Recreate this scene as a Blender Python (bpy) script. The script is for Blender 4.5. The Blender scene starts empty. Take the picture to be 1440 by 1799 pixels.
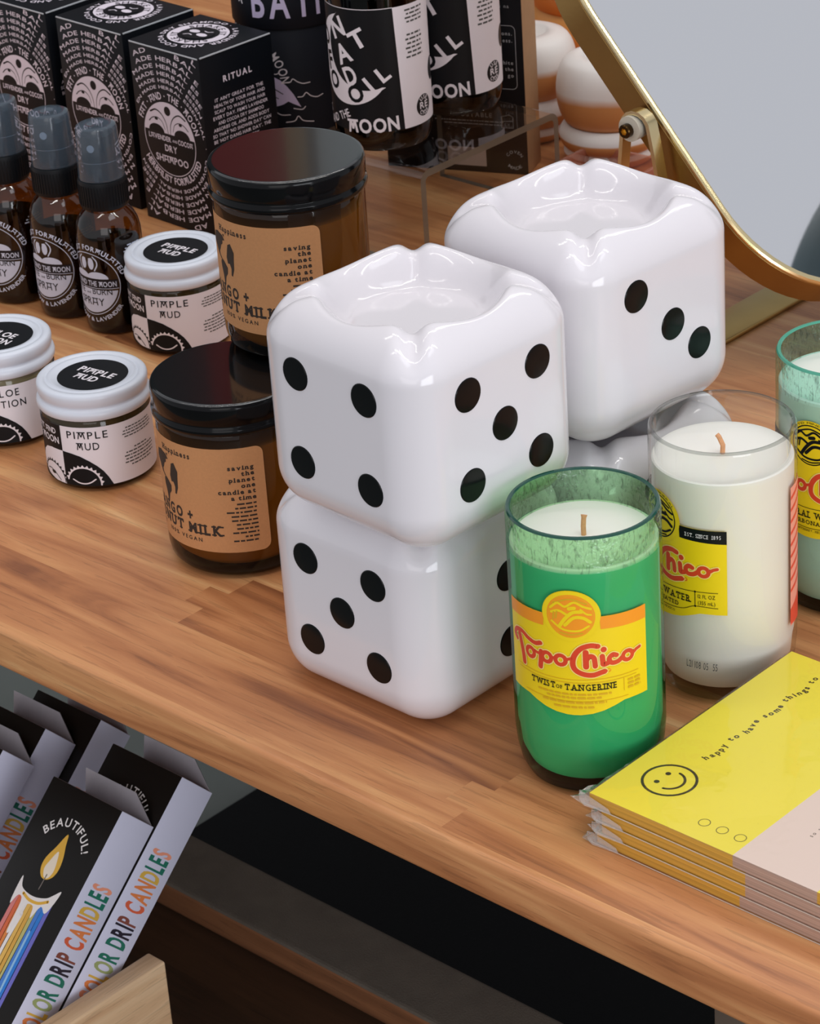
import bpy, bmesh, math, random
from math import sin, cos, pi, sqrt, radians, atan2
from mathutils import Vector, Matrix
from mathutils.geometry import tessellate_polygon
random.seed(7)
SC = bpy.context.scene
COL = SC.collection

# ------------------------------------------------------------------ layout frame
YAW = -0.77705                                   # direction of the table's front edge
T = Vector((cos(YAW), sin(YAW), 0)); N = Vector((-T.y, T.x, 0)); E0 = Vector((0, 0.92087, 0))
def tn(t, n, z=0.0): return E0 + T*t + N*n + Vector((0, 0, z))
def facing(p): return atan2(-p[0], p[1])         # rotation that turns a thing's front to the viewer's side of the shop

# ------------------------------------------------------------------ materials
def lin(c):
    r = []
    for v in c:
        v = v/255.0
        r.append(v/12.92 if v <= 0.04045 else ((v+0.055)/1.055)**2.4)
    return (r[0], r[1], r[2], 1.0)
MATS = {}
def nt(name):
    m = bpy.data.materials.new(name); m.use_nodes = True
    t = m.node_tree; b = t.nodes['Principled BSDF']
    return m, t, b
def mat(name, rgb, rough=0.5, metal=0.0, coat=0.0, noise=0.0, nscale=60.0, bump=0.0, bscale=200.0, spec=0.5, sss=0.0):
    if max(rgb) < 40 and metal == 0 and coat == 0: spec = 0.22
    if name in MATS: return MATS[name]
    m, t, b = nt(name)
    b.inputs['Base Color'].default_value = lin(rgb)
    b.inputs['Roughness'].default_value = rough
    b.inputs['Metallic'].default_value = metal
    b.inputs['Coat Weight'].default_value = coat
    b.inputs['Coat Roughness'].default_value = 0.05
    b.inputs['Specular IOR Level'].default_value = spec
    if sss:
        b.inputs['Subsurface Weight'].default_value = sss
        b.inputs['Subsurface Radius'].default_value = (0.006, 0.005, 0.004)
        b.inputs['Subsurface Scale'].default_value = 1.0
    tc = t.nodes.new('ShaderNodeTexCoord')
    if noise:
        n = t.nodes.new('ShaderNodeTexNoise'); n.inputs['Scale'].default_value = nscale; n.inputs['Detail'].default_value = 4
        t.links.new(tc.outputs['Object'], n.inputs['Vector'])
        mx = t.nodes.new('ShaderNodeMix'); mx.data_type = 'RGBA'
        c = lin(rgb); mx.inputs[6].default_value = tuple(min(1, v*(1-noise)) for v in c[:3])+(1,)
        mx.inputs[7].default_value = tuple(min(1, v*(1+noise)) for v in c[:3])+(1,)
        t.links.new(n.outputs['Fac'], mx.inputs[0]); t.links.new(mx.outputs[2], b.inputs['Base Color'])
    if bump:
        n = t.nodes.new('ShaderNodeTexNoise'); n.inputs['Scale'].default_value = bscale; n.inputs['Detail'].default_value = 3
        t.links.new(tc.outputs['Object'], n.inputs['Vector'])
        bp = t.nodes.new('ShaderNodeBump'); bp.inputs['Strength'].default_value = bump; bp.inputs['Distance'].default_value = 0.001
        t.links.new(n.outputs['Fac'], bp.inputs['Height']); t.links.new(bp.outputs['Normal'], b.inputs['Normal'])
    MATS[name] = m
    return m
def glass(name, tint, gloss_rough=0.03, haze=0.0, haze_rgb=(255, 255, 255), bump=0.0, bscale=300.0, ior=1.45, boost=1.0):
    """thin clear wall: tinted see-through with a Fresnel reflection"""
    if name in MATS: return MATS[name]
    m = bpy.data.materials.new(name); m.use_nodes = True
    t = m.node_tree; t.nodes.clear()
    out = t.nodes.new('ShaderNodeOutputMaterial')
    tr = t.nodes.new('ShaderNodeBsdfTransparent'); tr.inputs['Color'].default_value = tuple(tint)+(1,)
    gl = t.nodes.new('ShaderNodeBsdfGlossy'); gl.inputs['Roughness'].default_value = gloss_rough
    fr = t.nodes.new('ShaderNodeLayerWeight'); fr.inputs['Blend'].default_value = 0.5
    pw = t.nodes.new('ShaderNodeMath'); pw.operation = 'POWER'; pw.inputs[1].default_value = 4.5; t.links.new(fr.outputs['Facing'], pw.inputs[0])
    mul = t.nodes.new('ShaderNodeMath'); mul.operation = 'MULTIPLY_ADD'; mul.inputs[1].default_value = 0.75*boost; mul.inputs[2].default_value = 0.04*boost; mul.use_clamp = True
    t.links.new(pw.outputs[0], mul.inputs[0])
    mix = t.nodes.new('ShaderNodeMixShader')
    first = tr.outputs[0]
    if bump and bscale > 400:
        tc0 = t.nodes.new('ShaderNodeTexCoord'); mp0 = t.nodes.new('ShaderNodeMapping'); mp0.inputs['Scale'].default_value = (1, 1, 0.4); n0 = t.nodes.new('ShaderNodeTexNoise'); n0.inputs['Scale'].default_value = 520; n0.inputs['Distortion'].default_value = 1.2
        t.links.new(tc0.outputs['Object'], mp0.inputs[0]); t.links.new(mp0.outputs[0], n0.inputs['Vector']); rp0 = t.nodes.new('ShaderNodeValToRGB'); t.links.new(n0.outputs['Fac'], rp0.inputs[0])
        e0 = rp0.color_ramp.elements; e0[0].position = 0.26; e0[0].color = tuple(v*0.55 for v in tint)+(1,); e0[1].position = 0.46; e0[1].color = tuple(tint)+(1,); t.links.new(rp0.outputs[0], tr.inputs['Color'])
    if haze:
        df = t.nodes.new('ShaderNodeBsdfDiffuse'); df.inputs['Color'].default_value = lin(haze_rgb)
        m2 = t.nodes.new('ShaderNodeMixShader'); m2.inputs[0].default_value = haze
        t.links.new(tr.outputs[0], m2.inputs[1]); t.links.new(df.outputs[0], m2.inputs[2]); first = m2.outputs[0]
    if bump:
        tc = t.nodes.new('ShaderNodeTexCoord')
        n = t.nodes.new('ShaderNodeTexNoise'); n.inputs['Scale'].default_value = bscale; n.inputs['Detail'].default_value = 2
        t.links.new(tc.outputs['Object'], n.inputs['Vector'])
        bp = t.nodes.new('ShaderNodeBump'); bp.inputs['Strength'].default_value = bump; bp.inputs['Distance'].default_value = 0.002
        t.links.new(n.outputs['Fac'], bp.inputs['Height'])
        t.links.new(bp.outputs['Normal'], gl.inputs['Normal']); t.links.new(bp.outputs['Normal'], fr.inputs['Normal'])
    t.links.new(mul.outputs[0], mix.inputs[0]); t.links.new(first, mix.inputs[1]); t.links.new(gl.outputs[0], mix.inputs[2])
    t.links.new(mix.outputs[0], out.inputs['Surface'])
    MATS[name] = m
    return m

def wood(name, cols, stave_w=0.048, stave_l=0.55, y0=0.005, rough=0.38, grain=1.0, staves=True, gscale=1.0):
    if name in MATS: return MATS[name]
    m, t, b = nt(name); L = t.links.new
    def node(k, **kw):
        n = t.nodes.new(k)
        for a, v in kw.items(): setattr(n, a, v)
        return n
    def math_(op, a, bb=None, c=None):
        n = node('ShaderNodeMath', operation=op)
        for i, v in enumerate((a, bb, c)):
            if v is None: continue
            if isinstance(v, (int, float)): n.inputs[i].default_value = v
            else: L(v, n.inputs[i])
        return n.outputs[0]
    tc = node('ShaderNodeTexCoord'); sp = node('ShaderNodeSeparateXYZ'); L(tc.outputs['Object'], sp.inputs[0])
    x, y, z = sp.outputs
    if staves:
        row = math_('FLOOR', math_('DIVIDE', math_('SUBTRACT', y, y0), stave_w))
        off = math_('MULTIPLY', row, 0.37*stave_l)
        # zig-zag finger joint: the stave end steps along its width
        fy = math_('FRACT', math_('DIVIDE', math_('SUBTRACT', y, y0), stave_w))
        fing = math_('MULTIPLY', math_('GREATER_THAN', math_('FRACT', math_('MULTIPLY', fy, 1.5)), 0.5), 0.012)
        col = math_('FLOOR', math_('DIVIDE', math_('ADD', math_('ADD', x, off), fing), stave_l))
        cb = node('ShaderNodeCombineXYZ'); L(row, cb.inputs[0]); L(col, cb.inputs[1]); cb.inputs[2].default_value = 3.3
        wn = node('ShaderNodeTexWhiteNoise', noise_dimensions='3D'); L(cb.outputs[0], wn.inputs['Vector'])
        tone = wn.outputs['Value']
    else:
        tone = math_('MULTIPLY', x, 0.0)
    # long grain
    cv = node('ShaderNodeCombineXYZ')
    L(math_('MULTIPLY_ADD', x, 5.0*gscale, math_('MULTIPLY', tone, 37.0)), cv.inputs[0])
    L(math_('MULTIPLY', y, 55.0*gscale), cv.inputs[1]); L(math_('MULTIPLY', z, 70.0*gscale), cv.inputs[2])
    n1 = node('ShaderNodeTexNoise'); n1.inputs['Scale'].default_value = 1.0; n1.inputs['Detail'].default_value = 5; n1.inputs['Distortion'].default_value = 1.1
    L(cv.outputs[0], n1.inputs['Vector'])
    cv2 = node('ShaderNodeCombineXYZ')
    L(math_('MULTIPLY_ADD', x, 28.0*gscale, math_('MULTIPLY', tone, 11.0)), cv2.inputs[0])
    L(math_('MULTIPLY', y, 620.0*gscale), cv2.inputs[1]); L(math_('MULTIPLY', z, 620.0*gscale), cv2.inputs[2])
    n2 = node('ShaderNodeTexNoise'); n2.inputs['Scale'].default_value = 1.0; n2.inputs['Detail'].default_value = 3
    L(cv2.outputs[0], n2.inputs['Vector'])
    fac = math_('ADD', math_('MULTIPLY', tone, 0.34), math_('MULTIPLY', math_('SUBTRACT', n1.outputs['Fac'], 0.5), 1.8*grain))
    fac = math_('ADD', fac, 0.33)
    rp = node('ShaderNodeValToRGB'); L(fac, rp.inputs[0])
    e = rp.color_ramp.elements
    e[0].position = 0.0; e[0].color = lin(cols[0]); e[1].position = 1.0; e[1].color = lin(cols[-1])
    for i, c in enumerate(cols[1:-1]):
        q = e.new((i+1)/(len(cols)-1)); q.color = lin(c)
    pore = math_('SUBTRACT', 1.0, math_('MULTIPLY', math_('GREATER_THAN', n2.outputs['Fac'], 0.60), 0.20*grain))
    pore = math_('MULTIPLY', pore, math_('ADD', 0.86, math_('MULTIPLY', n2.outputs['Fac'], 0.28)))
    mx = node('ShaderNodeMix', data_type='RGBA', blend_type='MULTIPLY'); mx.inputs[0].default_value = 1.0
    L(rp.outputs[0], mx.inputs[6]); cc = node('ShaderNodeCombineXYZ')
    for i in range(3): L(pore, cc.inputs[i])
    L(cc.outputs[0], mx.inputs[7]); L(mx.outputs[2], b.inputs['Base Color'])
    b.inputs['Roughness'].default_value = rough
    bp = node('ShaderNodeBump'); bp.inputs['Strength'].default_value = 0.12; bp.inputs['Distance'].default_value = 0.0006
    L(n2.outputs['Fac'], bp.inputs['Height']); L(bp.outputs['Normal'], b.inputs['Normal'])
    MATS[name] = m
    return m

# ------------------------------------------------------------------ mesh builder
class MB:
    def __init__(s): s.v = []; s.f = []; s.m = []; s.mats = []
    def mi(s, m):
        if m not in s.mats: s.mats.append(m)
        return s.mats.index(m)
    def add(s, vs, fs, m):
        o = len(s.v); k = s.mi(m)
        s.v += [tuple(p) for p in vs]
        for f in fs: s.f.append(tuple(i+o for i in f)); s.m.append(k)
    def lathe(s, prof, m, seg=64, close=True, matf=None, c=(0, 0, 0)):
        vs = []; fs = []; rings = []
        for r, z in prof:
            if r < 1e-7: rings.append([len(vs)]); vs.append((c[0], c[1], c[2]+z))
            else:
                rings.append(list(range(len(vs), len(vs)+seg)))
                vs += [(c[0]+r*cos(2*pi*i/seg), c[1]+r*sin(2*pi*i/seg), c[2]+z) for i in range(seg)]
        by = {}
        for k in range(len(rings)-1):
            a, b = rings[k], rings[k+1]; mm = matf(k) if matf else m
            L = by.setdefault(mm, [])
            for i in range(seg):
                j = (i+1) % seg
                if len(a) == 1 and len(b) == 1: continue
                if len(a) == 1: L.append((a[0], b[j], b[i]))
                elif len(b) == 1: L.append((a[i], a[j], b[0]))
                else: L.append((a[i], a[j], b[j], b[i]))
        o = len(s.v); s.v += vs
        for mm, L in by.items():
            k = s.mi(mm)
            for f in L: s.f.append(tuple(i+o for i in f)); s.m.append(k)
    def box(s, lo, hi, m, bev=0.0, seg=2, M=None, faces=None):
        bm = bmesh.new()
        bmesh.ops.create_cube(bm, size=1.0)
        for v in bm.verts:
            v.co = Vector([(lo[i]+hi[i])/2 + v.co[i]*(hi[i]-lo[i]) for i in range(3)])
        if bev: bmesh.ops.bevel(bm, geom=bm.edges[:], offset=bev, segments=seg, affect='EDGES', profile=0.5)
        bm.normal_update()
        vs = [M @ v.co if M else v.co.copy() for v in bm.verts]
        bm.verts.index_update()
        if faces:
            for f in bm.faces:
                s.add([vs[v.index] for v in f.verts], [tuple(range(len(f.verts)))], faces(f.normal) or m)
        else: s.add(vs, [tuple(v.index for v in f.verts) for f in bm.faces], m)
        bm.free()
    def tube(s, pts, r, m, seg=10, cap=True, closed=False):
        pts = [Vector(p) for p in pts]; n = len(pts); vs = []; fs = []
        up = Vector((0.31, 0.77, 0.55)); prev = None
        for i, p in enumerate(pts):
            d = (pts[(i+1) % n]-pts[i-1]) if closed else (pts[min(i+1, n-1)]-pts[max(i-1, 0)])
            d.normalize()
            a = (prev if prev is not None else up); a = (a - d*a.dot(d)).normalized(); prev = a; b = d.cross(a)
            rr = r[i] if isinstance(r, (list, tuple)) else r
            vs += [p + (a*cos(2*pi*k/seg)+b*sin(2*pi*k/seg))*rr for k in range(seg)]
        for i in range(n if closed else n-1):
            for k in range(seg):
                q = (i+1) % n
                fs.append((i*seg+k, i*seg+(k+1) % seg, q*seg+(k+1) % seg, q*seg+k))
        if cap and not closed:
            fs.append(tuple(range(seg-1, -1, -1))); fs.append(tuple((n-1)*seg+k for k in range(seg)))
        s.add(vs, fs, m)
    def build(s, name, parent=None, ang=35, smooth=True, label=None):
        me = bpy.data.meshes.new(name); me.from_pydata(s.v, [], s.f)
        for m in s.mats: me.materials.append(m)
        me.polygons.foreach_set('material_index', s.m)


        if not smooth:
            bm = bmesh.new(); bm.from_mesh(me); bmesh.ops.remove_doubles(bm, verts=bm.verts[:], dist=4e-6); bm.to_mesh(me); bm.free(); smooth = True
        if smooth:
            me.polygons.foreach_set('use_smooth', [True]*len(me.polygons))
            me.set_sharp_from_angle(angle=radians(ang))
        me.update()
        o = bpy.data.objects.new(name, me); COL.objects.link(o)
        if parent: o.parent = parent
        if label: o['label'] = label
        return o
def thing(name, loc, rz, label, cat, group=None):
    o = bpy.data.objects.new(name, None); o.empty_display_size = 0.02; COL.objects.link(o)
    o.location = loc; o.rotation_euler = (0, 0, rz); o['label'] = label; o['category'] = cat
    if group: o['group'] = group
    return o
def dup(root, loc, rz, label, group=None):
    r = root.copy(); COL.objects.link(r); r.location = loc; r.rotation_euler = (0, 0, rz); r['label'] = label
    if group: r['group'] = group
    for ch in list(root.children):
        c = ch.copy(); COL.objects.link(c); c.parent = r
        for g in list(ch.children):
            d = g.copy(); COL.objects.link(d); d.parent = c
    return r

# ------------------------------------------------------------------ lettering and flat artwork
GL = {}
def glyph(ch, bold):
    k = (ch, bold)
    if k in GL: return GL[k]
    cu = bpy.data.curves.new('g', 'FONT'); cu.body = ch; cu.size = 1.0; cu.offset = bold; cu.dimensions = '2D'; cu.fill_mode = 'FRONT'; cu.resolution_u = 3
    ob = bpy.data.objects.new('g', cu); COL.objects.link(ob)
    dg = bpy.context.evaluated_depsgraph_get()
    me = ob.evaluated_get(dg).to_mesh()
    vs = [(v.co.x, v.co.y) for v in me.vertices]; fs = [tuple(p.vertices) for p in me.polygons]
    ob.evaluated_get(dg).to_mesh_clear(); bpy.data.objects.remove(ob); bpy.data.curves.remove(cu)
    if vs: x0 = min(v[0] for v in vs); x1 = max(v[0] for v in vs)
    else: x0, x1 = 0, 0.3
    GL[k] = (vs, fs, x0, x1)
    return GL[k]
_h = glyph('H', 0.0)[0]; CAP = max(v[1] for v in _h)
SERIF = {'M': 'ab', 'N': 'acd', 'A': 'ab', 'I': 'io', 'L': 'ac', 'K': 'abcd', 'U': 'cd', 'T': 't', 'R': 'abc', 'E': 'ac', 'W': 'cd', 'H': 'abcd', 'P': 'ac', 'D': 'ac', 'B': 'ac', '1': 't', 'F': 'ac', 'X': 'abcd', 'h': 'ab', 'p': 'a', 'l': 'i', 't': '', 'i': 'i', 'n': 'ab', 'm': 'ab'}

class Art:
    """flat artwork in millimetres laid on a surface: mp(u, v, lift) -> point"""
    def __init__(s, mb, mp, cut=None, base=0.12, step=0.05, clip=None):
        s.mb = mb; s.mp = mp; s.cut = cut; s.base = base; s.step = step; s.clip = clip; s.vs = {}; 
    def _emit(s, poly, m, layer):
        a = sum(poly[i][0]*poly[(i+1) % len(poly)][1]-poly[(i+1) % len(poly)][0]*poly[i][1] for i in range(len(poly)))
        if abs(a) < 1e-9: return
        if a < 0: poly = poly[::-1]
        off = (s.base + s.step*layer)/1000.0
        s.mb.add([s.mp(u, v, off) for u, v in poly], [tuple(range(len(poly)))], m)
    def face(s, poly, m, layer):
        if s.cut:
            lo = min(p[0] for p in poly); hi = max(p[0] for p in poly); c = s.cut
            k0 = math.floor(lo/c); k1 = math.floor(hi/c)
            if k1 > k0:
                for k in range(k0, k1+1):
                    q = _clip(_clip(poly, k*c, 1), (k+1)*c, -1)
                    if len(q) > 2: s._emit(q, m, layer)
                return
        s._emit(list(poly), m, layer)
    def poly(s, pts, m, layer=0, holes=()):
        loops = [[Vector((p[0], p[1], 0)) for p in pts]]+[[Vector((p[0], p[1], 0)) for p in h] for h in holes]
        flat = [p for l in loops for p in l]
        for tri in tessellate_polygon(loops):
            s.face([(flat[i].x, flat[i].y) for i in tri], m, layer)
    def rect(s, u0, v0, u1, v1, m, layer=0): s.face([(u0, v0), (u1, v0), (u1, v1), (u0, v1)], m, layer)
    def ell(s, cu, cv, a, b, m, layer=0, n=40, t0=0, t1=2*pi, hole=0.0):
        if hole and t1-t0 > 6.28:
            for i in range(n):
                p, q = 2*pi*i/n, 2*pi*(i+1)/n
                s.face([(cu+a*cos(p), cv+b*sin(p)), (cu+a*cos(q), cv+b*sin(q)), (cu+(a-hole)*cos(q), cv+(b-hole)*sin(q)), (cu+(a-hole)*cos(p), cv+(b-hole)*sin(p))], m, layer)
            return
        s.face([(cu+a*cos(t0+(t1-t0)*i/n), cv+b*sin(t0+(t1-t0)*i/n)) for i in range(n + (0 if t1-t0 > 6.28 else 1))], m, layer)
    def stroke(s, pts, w, m, layer=0, smooth=True, closed=False, caps=True, w1=None):
        P = [Vector((p[0], p[1])) for p in pts]
        if smooth and len(P) > 2:
            Q = []; n = len(P)
            rng = range(n if closed else n-1)
            for i in rng:
                p0 = P[i-1] if (i > 0 or closed) else P[0]*2-P[1]; p1 = P[i]; p2 = P[(i+1) % n]
                p3 = P[(i+2) % n] if (closed or i+2 < n) else p2*2-p1
                for k in range(5):
                    t = k/5
                    Q.append(0.5*((2*p1)+(p2-p0)*t+(2*p0-5*p1+4*p2-p3)*t*t+(3*p1-p0-3*p2+p3)*t**3))
            if not closed: Q.append(P[-1])
            P = Q
        n = len(P); L = []; R = []
        for i in range(n):
            d = (P[(i+1) % n]-P[i-1]) if closed else (P[min(i+1, n-1)]-P[max(i-1, 0)])
            if d.length < 1e-9: d = Vector((1, 0))
            d.normalize(); ww = w if w1 is None else w+(w1-w)*i/(n-1)
            nn = Vector((-d.y, d.x))*ww/2; L.append(P[i]+nn); R.append(P[i]-nn)
        for i in range(n if closed else n-1):
            j = (i+1) % n; s.face([tuple(R[i]), tuple(R[j]), tuple(L[j]), tuple(L[i])], m, layer)
        if caps and not closed:
            for p, ww in ((P[0], w), (P[-1], w if w1 is None else w1)):
                if ww > 0.25: s.ell(p.x, p.y, ww/2, ww/2, m, layer, 10)
    def _glyph(s, ch, h, m, layer, f, bold, xs, style):
        if style == 'nou' and ch in 'MA':
            s._nou(ch, h, m, layer, f, bold, xs); return
        vs, fs, x0, x1 = glyph(ch, bold); k = h/CAP
        pts = [f((v[0]-x0)*k*xs, v[1]*k) for v in vs]
        if s.clip and pts:
            if any(not s.clip(*p) for p in pts): return
        for fc in fs: s.face([pts[i] for i in fc], m, layer)
        w = (x1-x0)*k*xs
        def bar(a, b, y0, y1): s.face([f(a, y0), f(b, y0), f(b, y1), f(a, y1)], m, layer)
        if style == 'slab':
            c = SERIF.get(ch, ''); e = 0.20*h; th = 0.16*h; mid = w/2
            for q in c:
                if q == 'a': bar(-e*0.7, e*1.6, 0, th)
                if q == 'b': bar(w-e*1.6, w+e*0.7, 0, th)
                if q == 'c': bar(-e*0.7, e*1.6, h-th, h)
                if q == 'd': bar(w-e*1.6, w+e*0.7, h-th, h)
                if q == 't': bar(mid-e*1.0, mid+e*1.0, 0, th*0.8); bar(-e*0.2, e*0.55, h-th*2.0, h); bar(w-e*0.55, w+e*0.2, h-th*2.0, h)
                if q == 'i': bar(mid-e*1.5, mid+e*1.5, 0, th)
                if q == 'o': bar(mid-e*1.5, mid+e*1.5, h-th, h)
    def _nou(s, ch, h, m, layer, f, bold, xs):
        _, _, x0, x1 = glyph(ch, bold); w = (x1-x0)*h/CAP*xs; t = h*(0.13+bold*1.6)
        def q(a, b, c, d):
            P = [f(*a), f(*b), f(*c), f(*d)]
            if s.clip and any(not s.clip(*p) for p in P): return
            s.face(P, m, layer)
        q((-0.05*h, h-t), (w+0.05*h, h-t), (w+0.05*h, h), (-0.05*h, h))
        i = w*0.17; e = w*0.0
        q((e, 0), (e+t*1.05, 0), (i+t*0.9, h-t), (i-t*0.1, h-t)); q((w-e-t*1.05, 0), (w-e, 0), (w-i+t*0.1, h-t), (w-i-t*0.9, h-t))
        if ch == 'M':
            c = w/2; q((c-t*0.5, h*0.26), (c+t*0.5, h*0.26), (i+t*1.35, h-t), (i+t*0.3, h-t)); q((c-t*0.5, h*0.26), (c+t*0.5, h*0.26), (w-i-t*0.3, h-t), (w-i-t*1.35, h-t))
        else: q((w*0.16, h*0.30), (w*0.84, h*0.30), (w*0.80, h*0.30+t*0.9), (w*0.20, h*0.30+t*0.9))
    def lay(s, txt, h, bold, sp, xs, style):
        k = h/CAP; x = 0; out = []
        extra = 0.16*h if style == 'slab' else 0
        for ch in txt:
            if ch == ' ': x += 0.36*h*xs+sp*h; continue
            _, _, x0, x1 = glyph(ch, bold); out.append((ch, x)); x += (x1-x0)*k*xs+sp*h+extra
        return out, x-sp*h-extra
    def text(s, txt, x, y, h, m, layer=1, align='C', width=None, bold=0.0, sp=0.14, xs=1.0, style=None, rot=0.0, cols=None):
        L, w = s.lay(txt, h, bold, sp, xs, style)
        if width: xs *= width/w; L, w = s.lay(txt, h, bold, sp*width/w, xs, style)
        x0 = {'C': -w/2, 'L': 0, 'R': -w}[align]; ca, sa = cos(rot), sin(rot); k = 0
        for i, (ch, gx) in enumerate(L):
            def f(a, b, gx=gx): a += x0+gx; return (x+a*ca-b*sa, y+a*sa+b*ca)
            s._glyph(ch, h, cols[i] if cols else m, layer, f, bold, xs, style)
    def arc(s, txt, cu, cv, r, mid, h, m, layer=1, inside=False, bold=0.0, sp=0.14, xs=1.0, style=None, span=None, ex=1.0):
        """letters on a circle; mid = angle of the text's middle (degrees, 90 = top)"""
        L, w = s.lay(txt, h, bold, sp, xs, style)
        if span: kk = radians(span)*r/w; xs *= kk; L, w = s.lay(txt, h, bold, sp*kk, xs, style)
        for ch, gx in L:
            _, _, x0, x1 = glyph(ch, bold); gw = (x1-x0)*h/CAP*xs
            a = radians(mid) + (1 if inside else -1)*(gx+gw/2-w/2)/r
            def f(p, q, a=a, gw=gw):
                p -= gw/2
                if inside: tx, ty, nx, ny, rr = -sin(a), cos(a), -cos(a), -sin(a), r
                else: tx, ty, nx, ny, rr = sin(a), -cos(a), cos(a), sin(a), r
                return (cu+(rr*cos(a)+tx*p+nx*q)*ex, cv+rr*sin(a)+ty*p+ny*q)
            s._glyph(ch, h, m, layer, f, bold, xs, style)
    def dashes(s, x, y, w, h, m, layer=1, align='L', seed=1):
        """a line of print too small to read"""
        rd = random.Random(seed); p = 0
        words = []
        while p < w:
            q = min(w-p, h*(1.2+3.2*rd.random())); words.append((p, q)); p += q+h*0.7
        o = -w if align == 'R' else (-w/2 if align == 'C' else 0)
        for p, q in words: s.rect(x+o+p, y, x+o+p+q, y+h, m, layer)
def _clip(poly, u, sgn):
    out = []; n = len(poly)
    for i in range(n):
        a, b = poly[i], poly[(i+1) % n]; da, db = (a[0]-u)*sgn, (b[0]-u)*sgn
        if da >= 0: out.append(a)
        if (da > 0 > db) or (da < 0 < db):
            t = da/(da-db); out.append((a[0]+(b[0]-a[0])*t, a[1]+(b[1]-a[1])*t))
    return out
def cylmap(R):
    def f(u, v, off): a = u/1000.0/R; r = R+off; return (r*sin(a), -r*cos(a), v/1000.0)
    return f
def planemap(o, ux, uy):
    o, ux, uy = Vector(o), Vector(ux).normalized(), Vector(uy).normalized(); n = ux.cross(uy)
    return lambda u, v, off: o+ux*(u/1000)+uy*(v/1000)+n*off

# ------------------------------------------------------------------ common colours
BLACK = mat('print_black', (13, 16, 20), 0.45, noise=0.15)
WHITE = mat('print_white', (228, 222, 228), 0.55, noise=0.03)
YELL = mat('label_yellow', (238, 208, 18), 0.4, noise=0.05)
ORNG = mat('label_orange', (242, 150, 32), 0.4, noise=0.06)
RED = mat('label_red', (214, 66, 36), 0.4, noise=0.05)
CREAM = mat('label_cream', (246, 222, 130), 0.4, noise=0.03)
KRAFT = mat('kraft_paper', (196, 140, 92), 0.75, noise=0.10, nscale=900)
INK = mat('kraft_ink', (48, 36, 28), 0.7, noise=0.1)
WAX = mat('white_wax', (238, 236, 228), 0.45, noise=0.02, sss=0.15)
GOLD = mat('brushed_gold', (150, 118, 70), 0.32, metal=1.0, noise=0.10, nscale=40, bump=0.05, bscale=500)
GOLDL = mat('pale_gold', (232, 212, 164), 0.22, metal=1.0, noise=0.05)
SATIN = mat('satin_black_card', (10, 14, 20), 0.42, noise=0.1)

exec_parts = []
# ================================================================== THE ROOM
def struct(name, mb, **k):
    o = mb.build(name, None, **k); o['kind'] = 'structure'; return o
FLOORM = mat('grey_concrete', (104, 110, 106), 0.6, noise=0.18, nscale=14, bump=0.1, bscale=80)
mb = MB(); mb.box((-4, -3, -0.76), (4, 5, -0.706), FLOORM); struct('floor', mb)
mb = MB()
for x0, x1, c in ((-4, -0.37, (44, 50, 50)), (-0.37, -0.185, (150, 36, 32)), (-0.185, -0.145, (172, 150, 108)), (-0.145, -0.125, (60, 56, 54)), (-0.125, 4, (204, 212, 212))):
    mb.box((x0, 5.0, -0.706), (x1, 5.1, 2.6), mat('wall_panel_%d' % c[0], c, 0.6, noise=0.15, nscale=2.5))
struct('wall_back', mb)

# ================================================================== TABLE
WOOD = wood('acacia_butcher_block', [(134, 80, 48), (172, 110, 67), (192, 130, 83), (207, 149, 98), (229, 184, 130)])
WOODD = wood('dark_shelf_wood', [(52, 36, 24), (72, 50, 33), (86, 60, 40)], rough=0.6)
LEGM = mat('grey_brown_leg', (96, 82, 70), 0.5, noise=0.1)
tbl = thing('display_table', tn(-0.4, 0.5, -0.706), YAW, 'long wooden shop display table with a rounded front edge', 'table')
def tl(t, n, z): return (t+0.4, n-0.5, z+0.706)
mb = MB(); mb.box((-1.0, 0.0, -0.0217), (0.34, 1.15, 0.0), WOOD, bev=0.0026, seg=3)
o = mb.build('tabletop', tbl, ang=50); o.location = (0.4, -0.5, 0.706)
for (a, b) in ((0.1155, 0.028), (-0.96, 0.028), (0.1155, 1.07), (-0.96, 1.07)):
    mb = MB(); mb.box(tl(a, b, -0.706), tl(a+0.05, b+0.05, -0.0217), LEGM, bev=0.002); mb.build('leg', tbl)
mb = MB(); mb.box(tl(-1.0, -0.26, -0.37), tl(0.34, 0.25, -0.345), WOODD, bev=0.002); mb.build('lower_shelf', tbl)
FELT = mat('grey_felt_strip', (104, 96, 86), 0.95, noise=0.25, nscale=60, bump=0.5, bscale=900)
RAIL = wood('shelf_rail_wood', [(112, 72, 46), (140, 92, 60), (158, 106, 70)], staves=False, rough=0.6)
mb = MB(); mb.box(tl(-1.0, 0.205, -0.345), tl(0.34, 0.25, -0.325), RAIL, bev=0.003, seg=3, faces=lambda n: FELT if n.z > 0.7 else None)
mb.build('shelf_rail', tbl)
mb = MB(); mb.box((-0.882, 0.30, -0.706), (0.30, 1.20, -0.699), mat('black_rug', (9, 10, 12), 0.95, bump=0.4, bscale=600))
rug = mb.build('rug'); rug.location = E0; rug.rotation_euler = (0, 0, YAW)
rug['label'] = 'black floor rug lying in the shadow behind the lower shelf'; rug['category'] = 'rug'

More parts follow.
